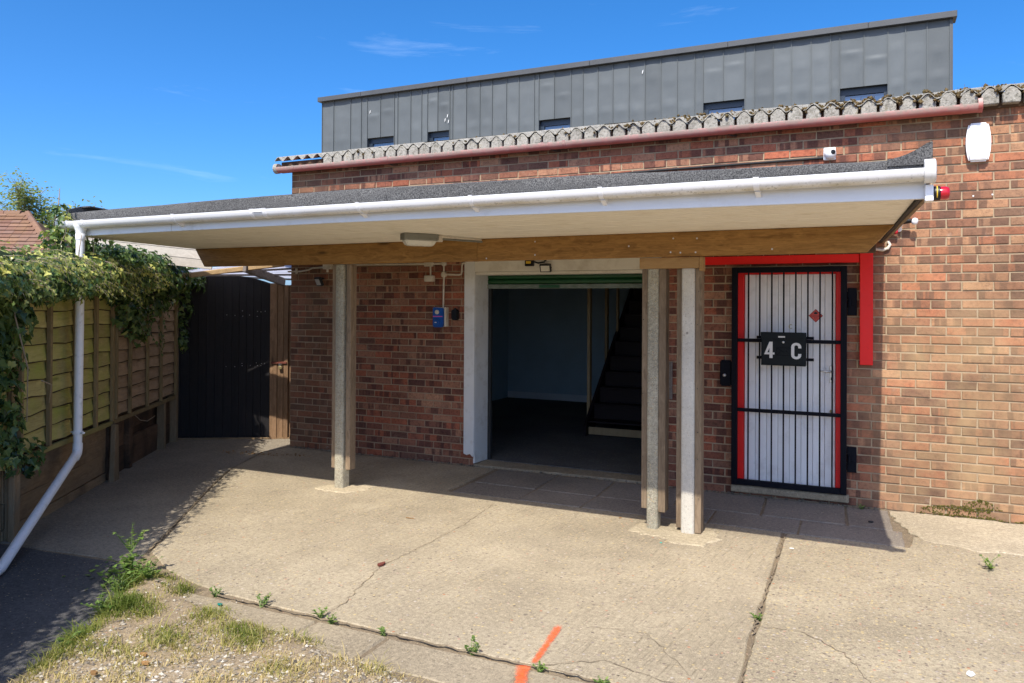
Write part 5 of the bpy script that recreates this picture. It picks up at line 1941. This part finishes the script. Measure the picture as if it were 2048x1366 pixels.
MB().box(ZX1-.015, ZX1+.03, YZ-.02, YZ+.06, 4.6, 7.43).build('corner_trim', 'zinc_trim', zb)
for x, z in ((-6.36, 6.95), (-4.0, 6.5), (-3.93, 6.6), (-3.9, 6.45), (1.25, 7.1)):
    MB().prism([(x, z), (x+.02, z+.02), (x+.035, z+.1), (x+.012, z+.075)], 'y', YZ-.022, YZ-.018).build('bird_dropping', 'bird_white', zb)

# ================================================================== NEIGHBOUR'S ROOF
nh = thing('neighbour_house', 'low neighbouring outbuilding with brown plain tiled hipped roof', 'house', (-9.5, 1.5, 0))
rg = Vector((.905, .425, 0))
bk = Vector((-.425, .905, 0))
RC = Vector((-7.93, 1.53, 3.36))     # right end of the ridge
tilt = (bk*-.72+Vector((0, 0, -.69))).normalized()
nrm = rg.cross(tilt).normalized()
if nrm.z < 0:
    nrm = -nrm
rf2 = part('tiled_roof', nh, RC)
me = None
GAUGE, TW = .102, .168
for row in range(15):
    w_end = .12+row*GAUGE*.86
    x = w_end+(.5 if row % 2 else 0)*TW
    k = 0
    while x > -1.5:
        x0_, x1_ = x-TW+.004, min(x, w_end)
        x -= TW
        if x1_-x0_ < .04:
            continue
        c0 = RC+tilt*(row*GAUGE)+nrm*(.004+U(0, .006))
        L = GAUGE+.03
        vs = []
        for (s_, t_, h_) in ((x0_, 0, 0), (x1_, 0, 0), (x1_, L, .022), (x0_, L, .022)):
            p = c0+rg*s_+tilt*t_+nrm*h_
            vs += [p, p+nrm*.013]
        MB().add(vs, [(1, 3, 5, 7), (0, 6, 4, 2), (0, 2, 3, 1), (2, 4, 5, 3), (4, 6, 7, 5), (6, 0, 1, 7)]).build('roof_tile', 'roof_tile', rf2)
A_, B_ = RC-rg*3, RC
for k in range(12):
    a = RC-rg*(.3*k)
    MB().tube([a+Vector((0, 0, -.02)), a-rg*.29+Vector((0, 0, -.02))], .07, 8).build('ridge_tile', 'roof_tile', rf2)
hp = (tilt+rg*.86).normalized()
for k in range(9):
    a = RC+rg*.1+hp*(.2*k)
    MB().tube([a, a+hp*.195], .055, 8).build('hip_tile', 'roof_tile', rf2)
E0, E1 = RC-rg*3.4+tilt*1.5, RC+rg*1.45+tilt*1.5
dn = Vector((0, 0, -1))
vs = [E0+bk*.12, E1+bk*.12-rg*.15, E1+bk*2-rg*.15, E0+bk*2]
bt = [Vector((p.x, p.y, -.1)) for p in vs]
MB().add(vs+bt, [(0, 1, 5, 4), (1, 2, 6, 5), (2, 3, 7, 6), (3, 0, 4, 7), (0, 3, 2, 1)]).build('house_wall', 'house_wall', nh)
T0 = RC-rg*3.4
MB().add([E0, E1, RC, T0, E1+bk*2.2, E0+bk*2.2], [(0, 1, 2, 3), (1, 4, 2), (4, 5, 3, 2), (5, 0, 3)]).build('roof_boarding', 'plank_dark', nh)


# ================================================================== TREES
def tree(label, base, H, spread, nleaf, seed, lean=0, ls=.11):
    random.seed(seed)
    t = thing('garden_tree', label, 'tree', base, group=None)
    b = Vector(base)
    tr, lf, lr = MB(), MB(), []
    tips = []

    def grow(p, d, L, r, lev):
        path = [p]
        n = 4
        for i in range(n):
            d = (d+Vector((U(-.2, .2), U(-.2, .2), U(-.08, .14)))).normalized()
            path.append(path[-1]+d*L/n)
        tr.tube(path, [r*(1-.5*i/n) for i in range(n+1)], 6 if lev < 2 else 4, caps=False)
        if lev >= 3:
            tips.append(path)
            return
        for k in range(random.randint(3, 5) if lev else 7):
            q = path[random.randint(2, n)]
            nd = (d*.6+Vector((U(-1, 1)*spread, U(-1, 1)*spread, U(-.1, .8)))).normalized()
            grow(q, nd, L*U(.5, .72), r*.5, lev+1)
    grow(b, Vector((lean, 0, 1)), H*.42, H*.018, 0)
    for _ in range(nleaf):
        path = random.choice(tips)
        q = random.choice(path)
        p = q+Vector((random.gauss(0, .3), random.gauss(0, .3), random.gauss(0, .25)))
        a = U(0, 6.3)
        leafblade(lf, lr, p, (math.cos(a), math.sin(a), U(-.8, .5)), (U(-.4, .4), U(-.4, .4), 1), U(.7, 1.4)*ls, U(.6, 1)*ls, R())
    tr.build('trunk', 'twig_bark', t, recalc=False, smooth=60)
    o = lf.build('crown', 'tree_leaf', t, recalc=False)
    fattr(o.data, 'lr', lr)
    return t


tree('leafy tree showing above the left end of the tiled roof', (-37.0, 17.0, 0), 9.2, .7, 2400, 11, ls=.16)
tree('thin spring tree directly behind the hip of the tiled roof', (-33.2, 18.3, 0), 8.4, .8, 5500, 12, ls=.17)
tree('thin spring tree between the tiled roof and the canopy end', (-31.3, 19.2, 0), 8.2, .8, 5500, 14, ls=.17)
random.seed(99)
o = MB().tube([(-16.2, 8.0, 0), (-16.2, 8.0, 4.65)], .012, 6).build('aerial_mast', 'steel', smooth=50)
tag(o, 'thin aerial mast against the sky behind the tiled roof', 'mast')
